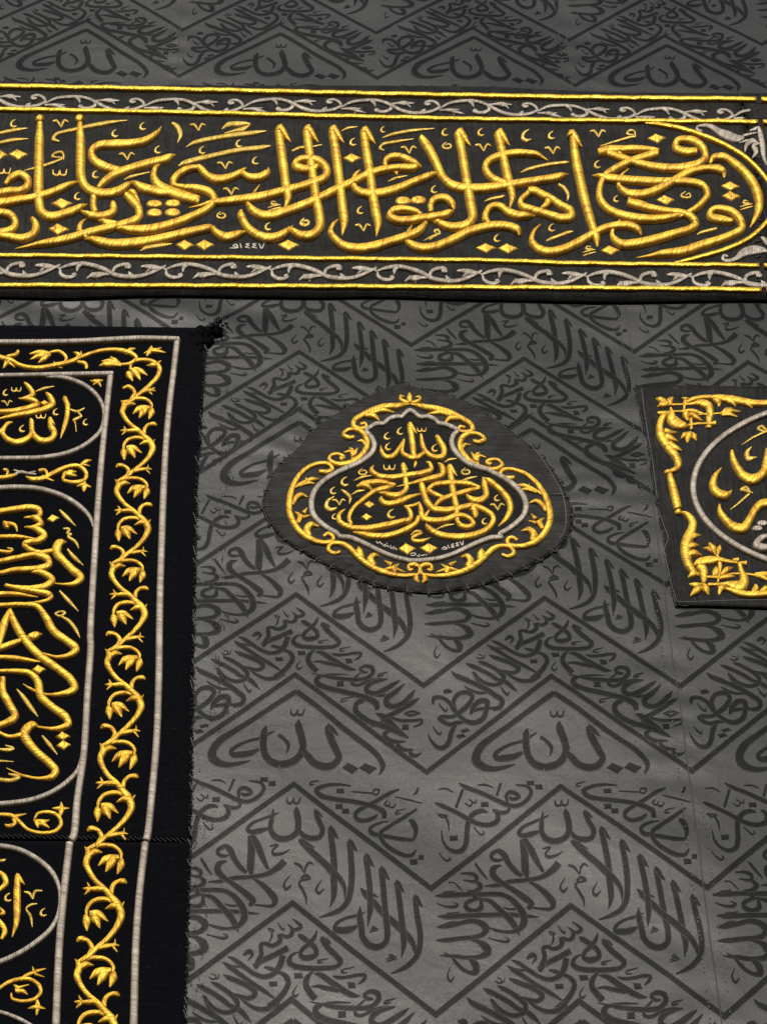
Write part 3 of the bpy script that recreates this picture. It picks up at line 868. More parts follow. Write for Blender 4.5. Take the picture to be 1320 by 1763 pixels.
LET = {
 A: join("22,360,46 40,500,58 80,700,60 120,860,60 160,990,52 180,1050,46 187,1100,6", alif_head(5, 318),
    "852,470,36 770,472,46 708,446,46 715,405,42 770,390,38 840,405,46 892,450,46 908,500,42 880,542,46 800,572,52 680,582,46 560,572,46 440,545,40 360,512,28 325,468,22",
    "192,482,46 250,462,52 330,458,42 480,456,36 597,470,26",
    "250,482,40 350,515,44 440,545,36",
    "590,478,46 500,507,44 400,540,42 300,590,42 230,640,40 200,720,42 205,790,46 250,850,48 330,890,48 440,914,48 560,922,44 680,912,34 765,888,20",
    "150,624,4 230,645,40 400,662,46 600,672,44 800,675,42 890,700,42 922,752,42 880,820,40 800,877,32 700,917,14",
    "397,577,6 350,625,22 328,670,24 335,712,36 380,747,46 470,757,48 560,737,48 650,695,48 740,640,46 830,600,42 920,585,38 1000,590,46 1032,615,36 1032,645,6",
    "935,548,18 960,515,42 1030,507,42 1100,550,48 1170,610,52 1230,690,58 1260,770,60 1265,840,52 1242,910,36 1203,972,5",
    "1092,942,26 1010,925,48 945,910,48 935,885,42 970,857,36 1030,857,40 1090,877,46 1140,930,52 1150,985,46 1100,1020,44 1000,1060,44 880,1097,50 760,1137,52 640,1152,42 540,1166,20 443,1172,3",
    "388,805,50 440,822,46 540,850,42 650,870,38 760,885,38 825,920,44 842,960,46 800,990,42 700,1020,46 560,1060,52 430,1087,52 340,1087,48 293,1050,38 285,1000,26 310,950,16 347,913,5",
    "400,795,12 480,812,16 546,828,4",
    "-192,948,6 -242,1010,30 -252,1070,42 -212,1120,48 -132,1142,50 -32,1120,50 68,1072,48 160,1022,46 240,982,42 330,965,42 410,970,44 460,995,42 483,1024,8"),
 B: join("185,345,50 210,450,56 235,600,58 255,720,60 275,830,62 285,900,58 258,950,54 190,972,52 110,967,46 55,945,36 20,935,5", alif_head(190, 308),
    "452,350,50 480,460,54 510,600,56 535,700,54 550,770,44 532,842,4", alif_head(456, 313, 0.95),
    "790,525,4 720,495,28 640,483,36 560,483,40 470,500,42 400,530,44 370,570,46 385,620,48 430,660,48 510,690,36",
    "655,735,40 700,735,48 760,765,46 800,782,42 870,830,46 940,870,50 942,907,48 880,917,48 780,890,46 680,860,46 612,835,42 605,800,38 660,745,34",
    "795,775,44 775,830,38 735,852,16",
    "705,898,4 640,902,36 570,895,50 510,870,48 470,840,42 420,838,40 380,870,42 370,920,42 400,958,34",
    "602,1028,16 585,995,46 520,970,48 440,965,50 360,977,50 260,1007,48 150,1060,52 30,1107,52 -60,1114,50 -130,1092,44 -172,1060,12"),
 CC: join("1857,613,4 1792,640,42 1692,657,42 1572,675,46 1472,692,48 1372,707,50 1252,716,52 1152,714,54 1070,690,52 1015,637,54 975,550,54 930,460,56 892,405,52 868,378,34",
    "107,330,48 120,420,56 140,560,56 160,700,58 175,800,60 195,900,60 195,970,56 150,1022,52 90,1032,50 30,1012,42 -15,965,8", alif_head(107, 285),
    "277,335,48 300,450,58 320,600,60 335,720,58 350,850,58 360,940,50 345,1022,4", alif_head(277, 288),
    "487,340,46 505,450,56 530,600,58 550,750,58 570,870,60 585,950,48 572,1032,4", alif_head(488, 296),
    "185,570,30 150,587,42 60,582,48 28,560,42 60,527,38 130,520,40 200,540,48 242,590,50 230,642,46 150,677,46 60,707,46 -60,737,46 -200,772,48 -350,792,46 -500,812,34 -600,827,14 -680,838,3",
    "877,565,6 810,540,42 740,510,40 670,510,38 632,542,36 642,570,20",
    "877,565,6 820,580,42 720,580,38 620,592,42 520,622,44 420,672,46 300,727,48 180,787,48 60,837,50 -40,872,50 -130,897,52 -200,892,52 -260,857,48 -290,812,26",
    "-242,745,18 -205,690,5",
    "468,583,4 430,630,28 418,680,36 440,727,46 510,752,48 610,747,50 720,717,48 830,672,44 920,637,42 982,610,16",
    "1097,858,12 1080,820,46 1040,785,46 980,785,42 938,820,42 940,875,34",
    "1092,865,12 1050,887,42 960,907,42 880,917,42 780,932,46 700,927,46 660,900,44 690,866,42 760,857,38 830,872,36 878,895,22",
    "908,940,26 870,992,48 790,1032,48 680,1067,48 560,1102,52 450,1117,52 350,1097,48 290,1047,44 268,1000,38 285,955,26 322,913,3",
    "815,955,4 790,1000,22 768,1042,6"),
 D: join("852,330,48 870,450,58 890,600,60 905,720,58 915,780,46 890,847,4", alif_head(853, 283),
    "950,958,6 905,1007,38 850,1037,46 780,1047,52 700,1022,52 640,972,50 612,920,52 600,880,44 606,850,10",
    "632,1000,8 580,1025,42 500,1042,50 440,1017,46 402,975,26",
    "785,570,8 778,612,42 730,642,46 650,642,42 608,605,34 640,573,5", "640,573,5 590,617,36 520,647,44 440,657,50 380,637,48 335,592,42 310,572,28",
    "330,580,26 250,590,36 190,620,42 150,672,46 160,700,36"),
 E: join("1444,966,5 1399,980,36 1309,998,46 1189,1025,48 1050,1057,52 900,1080,56 750,1087,54 650,1068,46 560,1048,8",
    "577,913,5 540,960,32 533,1000,38 585,1052,26",
    "1160,700,30 1219,712,32 1309,717,42 1400,744,48 1434,792,48 1395,847,44 1290,902,46 1160,952,48 1020,987,52 900,994,48 775,985,20",
    "652,925,8 710,952,42 790,965,32 850,978,18",
    "1080,293,3 1050,347,32 980,395,42 880,417,46 760,422,48 660,432,46 613,472,46 630,527,50 700,572,52 800,600,40",
    "1177,485,5 1120,517,46 1000,547,46 880,582,46 770,622,48 700,672,44 655,715,26",
    "535,265,34 540,400,60 540,550,60 545,642,58 580,712,54 660,747,54 760,742,48 840,705,42 882,670,14",
    "505,262,20 535,255,50 565,250,10",
    "878,662,8 930,702,46 1010,727,52 1100,742,50 1160,730,40",
    "1077,543,8 1035,590,36 1030,642,46 1060,692,54 1130,732,62 1230,767,60 1335,797,54",
    "628,755,40 625,830,44 640,882,40", 
    "268,265,34 265,400,60 262,550,62 260,700,62 263,800,60 280,872,58 340,904,54 440,882,48 530,847,38 587,813,5", "238,265,14 270,256,48 298,248,8",
    "532,664,8 440,705,38 340,747,42 240,777,42 120,797,46 -20,817,50 -200,830,50",
    "540,865,14 600,897,42 690,902,46 757,872,46 757,820,42 743,798,8",
    "838,762,36 880,795,58 927,852,54 927,912,48 860,947,46 740,977,46 600,1012,46 460,1052,46 340,1077,42 220,1097,22 103,1112,3",
    "855,745,16 890,752,36 938,803,4",
    "35,690,26 80,645,42 140,625,46 187,660,48 185,702,46 140,732,42 60,737,42 -20,752,46 -120,760,46",
    "-40,880,42 60,890,46 102,930,48 95,982,46 40,1007,42 -60,1017,42",
    "213,913,26 242,962,52 225,1022,48 150,1052,46 60,1042,42 -60,1025,42"),
}
WK = 1.08
for crop, text in LET.items():
    lay(belt, crop, text, 'letter', 'gold', HB, 0.46, 0.011)

WK = 0.95
BD = {A: [dia(515, 380, 572, 347, 645, 373, 590, 412), dia(573, 790, 630, 757, 703, 788, 650, 826), dia(1002, 698, 1070, 665, 1137, 700, 1075, 730),
          dia(1012, 763, 1070, 730, 1143, 765, 1080, 800), dia(198, 1130, 262, 1093, 335, 1125, 280, 1163)],
      B: [dia(298, 1112, 370, 1078, 442, 1108, 378, 1147), dia(445, 1115, 510, 1080, 588, 1113, 525, 1151)],
      CC: [dia(347, 512, 405, 477, 474, 508, 412, 543), ell(752, 795, 53, 28), ell(855, 790, 52, 27), dia(688, 606, 725, 600, 712, 630)],
      D: [dia(843, 1090, 915, 1055, 992, 1090, 920, 1131), dia(160, 1090, 225, 1055, 290, 1090, 225, 1129), dia(292, 1090, 355, 1055, 426, 1088, 355, 1129)],
      E: [dia(338, 815, 405, 777, 488, 810, 420, 852), dia(321, 983, 385, 946, 466, 985, 388, 1026), dia(54, 485, 115, 450, 188, 483, 125, 523),
          dia(-70, 487, 0, 452, 54, 487, 0, 522), ell(1033, 815, 54, 25), ell(1155, 813, 54, 25), ell(1033, 875, 54, 27), ell(1155, 873, 54, 27)]}
for crop, ps in BD.items():
    dots(belt, crop, ps, 'dot', 'gold', HB, 0.0045)

MK = {
 A: [v_mark(195, 375), "200,433,5 300,405,13 400,377,16 442,370,8", "440,375,8 432,335,12 397,333,16 383,352,14 432,362,10", c_mark(178, 555), c_mark(305, 785, .85),
     "775,735,6 745,762,14 757,777,15 805,775,14 800,750,10 772,760,5", h_mark(1168, 832), h_mark(118, 1138), "850,1024,6 875,1013,17 975,987,20 987,980,4"],
 B: [c_mark(92, 340), c_mark(332, 340), c_mark(632, 362, 1.5), c_mark(803, 360, 1.05), c_mark(440, 1048), c_mark(805, 978), c_mark(20, 722), o_mark(112, 430),
     v_mark(360, 468), v_mark(823, 487), "605,610,6 640,595,19 780,560,21 900,545,21 933,537,4", "362,802,5 400,790,17 480,772,19 502,762,4",
     "775,1067,5 800,1057,19 930,1010,21 958,1002,4", "858,690,18 900,720,27 922,760,23 915,800,4", "-5,1060,5 30,1035,14 70,1018,14", "68,1020,8 50,998,12 28,1000,12 40,1015,8"],
 CC: [c_mark(612, 322, .8), c_mark(410, 405), c_mark(458, 862), v_mark(490, 1003), v_mark(795, 483), "340,332,5 380,317,17 448,302,5",
      "615,377,6 680,358,21 800,335,21 962,314,6", "628,462,6 598,450,20 610,428,19 700,408,21 825,384,5", "10,468,14 60,448,19 140,440,14 213,421,5",
      "650,670,5 700,650,17 782,630,5", "890,1064,5 940,1040,14 985,1022,14", "1000,1020,8 990,995,13 962,1000,13 975,1015,8", o_mark(96, 938)],
 D: ["235,437,5 300,410,30 500,370,30 700,345,26 772,329,5", "183,564,5 230,545,34 400,502,32 600,460,32 740,445,32 802,429,6",
     "473,318,5 520,292,34 600,287,32 667,284,10", "665,288,6 620,322,28 560,335,20 490,346,5", h_mark(812, 838), c_mark(335, 460), c_mark(580, 415),
     c_mark(690, 530), c_mark(775, 970), v_mark(500, 587), v_mark(320, 332), v_mark(540, 760), o_mark(470, 895), o_mark(1025, 945), "685,752,20 725,690,4"],
 E: [c_mark(85, 282), c_mark(762, 347), c_mark(948, 300), c_mark(632, 622), c_mark(1048, 457), c_mark(512, 768), v_mark(412, 307), v_mark(855, 527),
     "428,525,8 420,480,18 370,483,16 350,502,14 425,515,14", "415,520,12 330,555,20 240,580,16 163,595,4", w_mark(402, 610, 1.1), w_mark(30, 600, 1.0),
     "1150,280,18 1190,310,38 1207,360,30 1185,412,4", "0,350,21 100,330,24 187,311,5", "0,415,21 100,395,24 191,382,5",
     "400,402,10 358,390,26 370,362,22 500,325,22 700,285,28 852,259,6", "830,657,5 870,643,19 1002,606,6", "938,1132,5 980,1117,26 1100,1097,24 1152,1083,5"],
}
for crop, ts in MK.items():
    for t in ts:
        lay_one(belt, crop, t, 'vowel_mark', 'gold_pale', HB, 0.34, 0.006, step=2.0)
WK = 1.0
# the year, in pale thread
lay_one(belt, D, join("524,1115,5 580,1112,10 572,1092,10 548,1100,7 580,1112,7", "597,1085,7 605,1117,8", "660,1085,5 635,1089,8 655,1098,7 632,1108,8 665,1116,5",
    "705,1085,5 680,1089,8 700,1098,7 677,1108,8 710,1116,5", "722,1085,6 740,1117,9 757,1083,6"), 'date', 'white', HB, 0.25, 0.003, step=1.5)

# the next section of the belt begins at the right edge
belt2 = thing('embroidered_belt', 'narrow strip of the next band section beyond the stitched joint at the right edge', 'cloth band')
mb = MB()
slab(mb, TOPL, BOTL, XJ + 0.004, 2.3, HB + 0.001, 60, wig=0.0012)
mb.build('band_fabric', M['belt'], belt2)
for c in CORDS:
    y0, x0 = c[-1][1] + 2, c[-1][0] + 8
    cord_line(belt2, [(x0, y0 - 1), (x0 + 60, y0 + 1), (x0 + 700, y0 + 9)], 8, HB + 0.001)
for y in np.linspace(165, 505, 26):
    m = MB()
    a = wall(np.array([1300 + RNG.normal() * 1.5, y])); b = wall(np.array([1309 + RNG.normal() * 1.5, y + RNG.normal() * 3]))
    strip(m, a, b, 0.004, HB + 0.0005, 0.003, 6)
    m.build('stitch', M['black'], belt2)

# ------------------------------------------------------------------ lantern shaped medallion
L1, L2, L3 = Crop(560, 690, 320 / 1320), Crop(440, 650, 300 / 1320), Crop(700, 650, 300 / 1320)
HL = 0.0045
lant = thing('lantern_medallion', 'dark lantern shaped applique with gold lettering inside a silver outline and gold scrolls', 'applique')
OUT = np.concatenate([L2([(1160, 42), (1100, 42), (960, 78), (850, 130), (740, 182), (630, 252), (500, 332), (400, 422), (300, 540), (190, 632), (120, 722), (80, 830), (47, 960),
                          (82, 1060), (130, 1130), (210, 1220), (310, 1290), (420, 1352), (550, 1422), (680, 1482), (800, 1532), (950, 1582), (1100, 1612)]),
                      L3([(60, 1622), (200, 1632), (330, 1612), (480, 1592), (630, 1552), (770, 1502), (900, 1442), (1030, 1372), (1150, 1290), (1230, 1180), (1260, 1080), (1252, 970),
                          (1220, 895), (1180, 800), (1110, 690), (1040, 600), (930, 500), (800, 400), (680, 312), (560, 232), (450, 168), (290, 122), (130, 82)])])
def closed(P, n):
    P = np.concatenate([P[-3:], P, P[:3]])
    Q = spline(np.c_[P, np.ones(len(P))], 2.0)[:, :2]
    d = np.concatenate([[0], np.cumsum(np.linalg.norm(np.diff(Q, axis=0), axis=1))])
    a = d[np.argmin(np.linalg.norm(Q - P[3], axis=1)[:len(Q) // 2])]
    b = d[len(Q) // 2 + np.argmin(np.linalg.norm(Q - P[3], axis=1)[len(Q) // 2:])]
    s = np.linspace(a, b, n, endpoint=False)
    return np.stack([np.interp(s, d, Q[:, 0]), np.interp(s, d, Q[:, 1])], 1)
NO = 420
out = wall(closed(OUT, NO), HL)
cen = wall(np.array([720.0, 862.0]), HL)
k = np.arange(NO)
pk = 46                                        # hand stitches round the edge
ph = (k / NO * pk) + 0.25 * np.sin(k / NO * 2 * np.pi * 5)
sc = np.abs(np.sin(np.pi * ph))                # 0 at a stitch, 1 between
low = np.clip((cen[1] - out[:, 1]) / 0.10, 0, 1)
rad = 1 + 0.010 * (sc - 0.6) * (0.5 + 0.8 * low)
mb = MB()
P, H = [], []
for r, h in [(0.02, 1), (0.3, 1), (0.55, 1), (0.75, 1), (0.86, 1), (0.91, 1), (0.94, 0.9), (0.955, 0.95), (0.97, 1.1), (0.985, 0.9), (0.996, 0.5), (1.0, 0.06)]:
    rr = r * (1 + (rad - 1) * max(0, (r - 0.85) / 0.15))
    P.append(cen + (out - cen) * rr[:, None])
    hh = np.full(NO, HL * h)
    if r > 0.9:
        hh = hh + (0.0022 * low + 0.0010) * sc * (1 if r < 0.99 else 0.35) - 0.001
    H.append(hh)
P, H = np.stack(P), np.stack(H)
P = np.concatenate([P, P[:, :1]], 1); H = np.concatenate([H, H[:, :1]], 1)
mb.grid(to3(P, H))
mb.build('backing', M['lantern'], lant)
mb = MB()
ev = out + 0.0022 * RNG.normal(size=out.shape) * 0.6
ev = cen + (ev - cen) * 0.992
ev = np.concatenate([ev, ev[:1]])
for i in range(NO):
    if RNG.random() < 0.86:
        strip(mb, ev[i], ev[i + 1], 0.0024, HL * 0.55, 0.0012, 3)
mb.build('edge_thread_and_shade', M['black'], lant)  # dark stitch line, its black also painting in the shadow under the hem
INN = np.concatenate([L2(np.array(parse("1170,250,1 1145,262,1 1118,285,1 1105,300,1 1070,300,1 1010,315,1 980,340,1 965,352,1 910,355,1 865,380,1 838,402,1 852,425,1 885,465,1 900,510,1 880,570,1 820,625,1 760,660,1 690,690,1 640,712,1 590,738,1 520,782,1 460,842,1 430,902,1 423,970,1 440,1040,1 490,1100,1 560,1152,1 620,1185,1 640,1205,1 720,1217,1 830,1262,1 930,1312,1 1040,1357,1 1120,1378,1")[0][:, :2])),
    L3(np.array(parse("0,1391,1 120,1387,1 240,1372,1 340,1342,1 450,1292,1 540,1252,1 640,1217,1 718,1210,1 700,1190,1 750,1162,1 820,1112,1 880,1050,1 903,970,1 880,895,1 820,828,1 740,768,1 650,722,1 620,705,1 560,690,1 470,655,1 400,600,1 350,530,1 340,480,1 352,440,1 385,402,1 350,382,1 300,360,1 245,350,1 220,325,1 160,300,1 105,302,1 85,290,1 55,265,1")[0][:, :2]))])
inn = wall(INN, HL)
mb = MB()
rr = np.array([0.01, 0.3, 0.6, 0.85, 1.0])
P = np.stack([cen + (inn - cen) * r for r in rr]); P = np.concatenate([P, P[:, :1]], 1)
mb.grid(to3(P, np.full(P.shape[:2], HL + 0.0009)))
mb.build('inner_ground', M['lantern_inner'], lant)
mb = MB()
for i in range(NO):
    if sc[i] <= min(sc[i - 1], sc[(i + 1) % NO]):
        d = (out[i] - cen) / np.linalg.norm(out[i] - cen)
        tn = np.array([-d[1], d[0]])
        a, b = out[i] - d * (0.010 + 0.006 * RNG.random()) + tn * RNG.normal() * 0.004, out[i] + d * (0.002 + 0.004 * RNG.random())
        mb = MB()
        strip(mb, a, b, 0.0036, HL * 0.7, 0.002, 5)
        if RNG.random() < 0.5:
            strip(mb, b, b + tn * 0.010 - d * 0.002, 0.0022, HL * 0.6, 0.002, 5)
        mb.build('stitch', M['black'], lant)
mb = MB()
ribbon(mb, L3(parse("930,500,4 1040,640,5 1120,770,4 1180,890,5 1205,1050,5 1195,1150,4 1150,1230,3")[0]), HL + 0.001, 0.5, 0.002)
ribbon(mb, L3(parse("1085,880,3 1190,884,4")[0]), HL + 0.001, 0.5, 0.002)
mb.build('tacking_thread', M['fringe'], lant)

ax_t, ax_b = wall(np.array([704.8, 677.0]), HL), wall(np.array([723.8, 1000.0]), HL)
def axis(z):
    return ax_t[0] + (z - ax_t[1]) * (ax_b[0] - ax_t[0]) / (ax_b[1] - ax_t[1])
_l, _r = wall(np.array([494.5, 868.0]), HL), wall(np.array([947.7, 868.0]), HL)
MS = (_r[0] - axis(_r[1])) / (axis(_l[1]) - _l[0])
def mirror(X):
    a = axis(X[..., 1])
    return np.stack([a + (a - X[..., 0]) * MS, X[..., 1]], -1)

lay(lant, L2, "1170,250,34 1145,262,34 1118,285,32 1105,300,34 1070,300,34 1010,315,34 980,340,34 965,352,34 910,355,34 865,380,34 838,402,34 "
    "852,425,36 885,465,40 900,510,42 880,570,42 820,625,42 760,660,42 690,690,42 640,712,40 615,722,36 590,738,40 520,782,42 460,842,44 430,902,46 423,970,46 440,1040,44 490,1100,42 560,1152,40 "
    "620,1185,38 640,1205,36 720,1217,38 830,1262,38 930,1312,36 1040,1357,34 1160,1387,34 1250,1391,34", 'silver_outline', 'silver', HL, 0.36, 0.008, wob=0.01)
lay(lant, L3, "28,250,34 55,265,34 85,290,34 105,302,34 160,300,34 220,325,34 245,350,34 300,360,34 350,382,36 385,402,34 "
    "352,440,40 340,480,42 350,530,44 400,600,42 470,655,40 560,690,40 620,705,38 650,722,38 740,768,42 820,828,44 880,895,46 903,970,46 880,1050,44 820,1112,42 750,1162,40 700,1190,36 718,1210,34 "
    "640,1217,38 540,1252,38 450,1292,36 340,1342,34 240,1372,34 120,1387,34 0,1391,34", 'silver_outline', 'silver', HL, 0.36, 0.008, wob=0.01)
WK = 1.15
SCR = [join("1170,196,8 1080,217,36 980,222,38 880,252,38 800,292,36 745,332,36 745,372,32 790,387,26 840,370,20 830,345,18 793,352,18", "1052,260,5 960,250,30 870,272,26", "942,327,5 900,295,32 825,287,24"),
       join("750,450,20 700,457,28 663,430,26 690,402,24 760,397,26 820,430,36 847,490,38 830,550,38 780,610,34 700,652,32 610,657,30 558,620,26 570,590,22 620,580,20 668,602,24 638,622,30",
            "768,480,5 810,485,22 842,522,20", "668,565,6 720,562,22 742,602,34", "708,530,6 735,555,26 742,602,26", "772,530,6 752,570,28 730,620,20"),
       join("480,712,24 540,717,28 582,695,26 560,660,24 490,650,24 400,680,28 330,742,32 280,830,38 258,920,42 258,1020,42 290,1102,42 350,1182,40 430,1232,36 510,1252,30 577,1240,26 587,1205,26 550,1183,24 512,1202,22",
            "285,840,14 370,792,24 400,785,20", "487,765,5 420,775,28 370,792,20", "380,753,5 388,785,22", "452,802,5 400,800,22 330,822,16",
            "278,965,20 310,910,34 350,890,28 397,902,6", "320,1100,26 345,1045,44", "298,1015,5 330,1042,26", "392,983,5 362,1030,34", "417,1040,5 360,1062,26",
            "412,1205,30 390,1150,54 420,1117,38 482,1122,5"),
       join("642,1318,18 590,1332,26 550,1300,26 570,1262,26 640,1257,28 710,1292,36 770,1352,36 840,1412,38 930,1462,38 1030,1492,32 1130,1502,26 1232,1490,18",
            "800,1372,44 785,1320,54 780,1272,5", "900,1432,44 870,1380,48 890,1350,38 942,1345,5", "1065,1475,20 1040,1440,46", "973,1383,5 1030,1425,34", "1087,1408,5 1050,1440,30", "968,1450,5 1040,1447,22 1132,1472,5",
            "1230,1492,20 1242,1440,24 1200,1420,28 1158,1430,26 1165,1457,22 1192,1450,14", "1228,1490,10 1215,1525,38 1242,1553,8")]
for t in SCR:
    for tf in (None, mirror):
        lay_one(lant, L2, t, 'scroll', 'gold', HL, 0.36, 0.007, tf, 2.0)
lay_one(lant, L2, "1163,108,6 1165,150,40 1167,192,28", 'finial', 'gold', HL, 0.36, 0.007)
for tf in (None, mirror):
    lay_one(lant, L2, "1165,190,16 1130,187,24 1098,165,20 1095,143,18 1127,145,8", 'scroll', 'gold', HL, 0.36, 0.007, tf, 2.0)
WK = 1.0
lay(lant, L1, join(
    "598,172,34 602,195,46 615,270,46 626,360,42 637,412,18", alif_head(594, 146, 0.7),
    "793,250,26 812,290,44 842,342,44 832,395,42 770,402,38 718,370,36 690,310,36 678,232,16", alif_head(788, 236, 0.5),
    "702,368,28 660,402,38 590,402,38 548,370,30 550,310,24 562,272,12", "560,272,18 520,340,28 480,395,36 430,402,34 400,360,30 393,313,6",
    "642,425,10 640,445,24 630,475,8",
    "342,453,8 328,495,36 370,532,38 460,547,38 580,532,38 700,512,38 752,490,36 742,450,30 712,428,8",
    "800,440,14 832,480,46 830,525,42 740,557,38 640,582,26 560,597,14 503,606,4",
    "550,455,34 560,500,40 572,580,40 572,630,38 520,672,40 440,667,36 375,648,8", alif_head(548, 434, 0.5),
    "222,612,20 280,590,38 370,580,36 500,600,22", "497,600,16 440,622,36 360,642,36 270,702,32 200,762,30 168,830,32 187,882,28", "240,600,24 300,612,36 335,634,12",
    "675,658,12 590,692,36 500,727,42 430,732,40 393,702,32 400,678,14",
    "142,763,6 98,810,32 105,862,38 180,902,40 300,907,42 420,887,42 530,862,38 602,840,36 602,790,36 568,750,22", "560,755,18 610,750,22 650,735,22 668,718,12",
    "665,718,16 680,780,42 690,832,42 750,852,42 850,847,40 940,817,38 1010,830,32 1052,870,36 1020,897,36 960,887,36 928,830,26",
    "662,820,30 640,872,38 560,922,40 430,962,42 300,957,40 195,928,8",
    "675,560,28 690,620,48 715,702,48 760,762,46 830,777,42 940,767,40 1040,747,38 1130,777,38 1192,830,40 1160,902,42 1060,952,44 920,967,46 800,947,44 728,900,36 713,868,8",
    "880,478,36 895,560,48 910,660,48 930,760,48 936,855,32", alif_head(876, 444, 0.75),
    "1098,612,16 1000,590,36 880,587,36 770,602,36 733,635,32 790,672,32 875,692,8", "1098,618,18 1000,647,36 880,682,36 800,722,32 768,762,12",
    "1118,540,16 1130,600,46 1142,670,46 1100,707,46 1030,697,38 998,658,14", "1112,540,8 1180,582,42 1250,642,42 1302,710,46 1312,770,46 1280,840,36 1226,888,5",
    "1020,770,6 1050,775,40 1065,805,50 1062,832,14", "742,768,8 715,810,28 700,842,16",
    "605,952,8 640,930,18 682,940,26 618,977,26 630,997,26 690,997,26 748,968,4"), 'letter', 'gold', HL, 0.42, 0.007, step=2.0)
dots(lant, L1, [dia(264, 735, 310, 707, 356, 735, 312, 766), dia(247, 825, 290, 796, 336, 825, 295, 853), dia(511, 1050, 570, 1007, 646, 1045, 585, 1093), dia(664, 1045, 730, 1007, 801, 1043, 740, 1089)], 'dot', 'gold', HL, 0.004)
WK = 0.95
for t in [w_mark(685, 205, .75), w_mark(455, 472, .95), c_mark(430, 250), c_mark(522, 215), c_mark(438, 325), c_mark(768, 335), c_mark(128, 572, 1.25), c_mark(48, 638), c_mark(25, 730, 1.9), c_mark(58, 822, .8),
          c_mark(458, 802, 1.25), c_mark(1210, 690, .9), c_mark(1122, 855, .9), v_mark(102, 742, .9), v_mark(1225, 778), "113,630,10 150,660,28 177,690,26 168,732,5",
          "200,567,5 260,545,18 327,529,5", "185,667,5 230,645,18 281,634,5", "843,437,5 880,420,18 932,409,5", "953,572,5 1010,555,18 1078,536,5", "785,912,5 850,890,19 917,874,5", o_mark(265, 505), o_mark(995, 502)]:
    lay_one(lant, L1, t, 'vowel_mark', 'gold_pale', HL + 0.0008, 0.36, 0.005, step=1.5)
WK = 1.0
lay_one(lant, L1, join("822,1055,5 845,1040,10 862,1050,9 835,1058,6", "868,1025,7 880,1048,7", "912,1015,5 893,1024,8 912,1030,7 893,1040,8 918,1042,5", "945,1005,5 926,1014,8 945,1020,7 926,1030,8 950,1032,5", "955,1000,6 972,1026,8 978,994,6"),
        'date', 'white', HL + 0.0014, 0.25, 0.003, step=1.0)
lay_one(lant, L1, join("362,996,6 372,1012,7 388,1002,6 396,1020,7", "404,1012,5 412,1030,7 430,1018,7", "420,1036,6 442,1030,7 450,1042,6", "462,1026,5 466,1048,6 490,1036,6", "478,1056,6 500,1048,7 506,1062,5", "436,1012,5 440,1016,5"),
        'signature', 'white', HL + 0.0014, 0.25, 0.003, step=1.0)
lay_one(lant, L1, join("604,1092,6 612,1084,7 640,1084,6 636,1096,7 606,1100,6", "650,1098,6 662,1108,6 668,1090,6", "676,1100,6 700,1096,7 706,1088,5", "712,1098,6 722,1092,6"), 'signature', 'white', HL + 0.0014, 0.25, 0.003, step=1.0)

WK = 1.0
# ------------------------------------------------------------------ square panel at the right edge
S1, S2 = Crop(1070, 640, 250 / 1320), Crop(1070, 840, 250 / 1320)
HP = 0.005
panel = thing('square_panel', 'dark square applique with a silver ring and gold corner ornaments, cut by the right edge', 'applique')
PC = wall(np.array([1492.0, 838.0]), HP)
def mirror_p(X):
    return np.stack([2 * PC[0] - X[..., 0], X[..., 1]], -1)
lp = wall(np.array([(1091, 663), (1105, 720), (1116, 770), (1122, 820), (1130, 862), (1141, 920), (1150, 980), (1157, 1020), (1164, 1043)], float), HP)
zz = np.linspace(lp[0, 1], lp[-1, 1], 60)
xl = np.interp(-zz, -lp[:, 1], lp[:, 0]) + 0.0012 * np.sin(zz * 90)
rows, hs = [], []
for i, z in enumerate(zz):
    t = np.concatenate([[0, 0.002], np.linspace(0.01, 0.99, 50), [0.998, 1]])
    x = xl[i] + (2 * PC[0] - 2 * xl[i]) * t
    e = (i in (0, 59))
    rows.append(np.stack([x, np.full_like(x, z) + 0.0015 * np.sin(x * 14)], -1))
    hh = np.full(len(t), HP); hh[[0, -1]] = 0.001
    hs.append(hh * (1 if not e else 0) + (0.001 if e else 0))
rows.insert(1, rows[0] - np.array([0, 0.001])); hs.insert(1, hs[5]); rows.insert(-1, rows[-1] + np.array([0, 0.001])); hs.insert(-1, hs[5])
mb = MB(); mb.grid(to3(np.stack(rows), np.stack(hs))); mb.build('backing', M['panel'], panel)
mb = MB()
for P in parse("180,150,4 200,330,4 235,560,5 270,760,4 300,980,5 322,1160,4"):
    ribbon(mb, S1(P), HP, 0.5, 0.002)
for P in parse("330,200,4 380,340,4 420,460,5 385,550,4 410,700,4 450,880,4 500,1030,4; 500,1035,5 700,1032,4 1000,1022,5 1320,1018,4"):
    ribbon(mb, S2(P), HP, 0.5, 0.002)
mb.build('tacking_thread', M['fringe'], panel)
mb = MB()
for P in parse("125,125,8 300,140,8 600,157,7 900,155,6 1320,156,6"):
    ribbon(mb, S1(P), HP - 0.002, 0.5, 0.003, wob=0.15)
for P in parse("455,960,8 480,1020,12 520,1065,10 700,1066,8 900,1056,8 1320,1047,7"):
    ribbon(mb, S2(P), HP - 0.002, 0.5, 0.003, wob=0.15)
for i in range(59):
    strip(mb, (xl[i] + RNG.normal() * 0.0006, zz[i]), (xl[i + 1] + RNG.normal() * 0.0006, zz[i + 1]), 0.0026, 0.003, 0.002, 3)
mb.build('edge_fold', M['black'], panel)
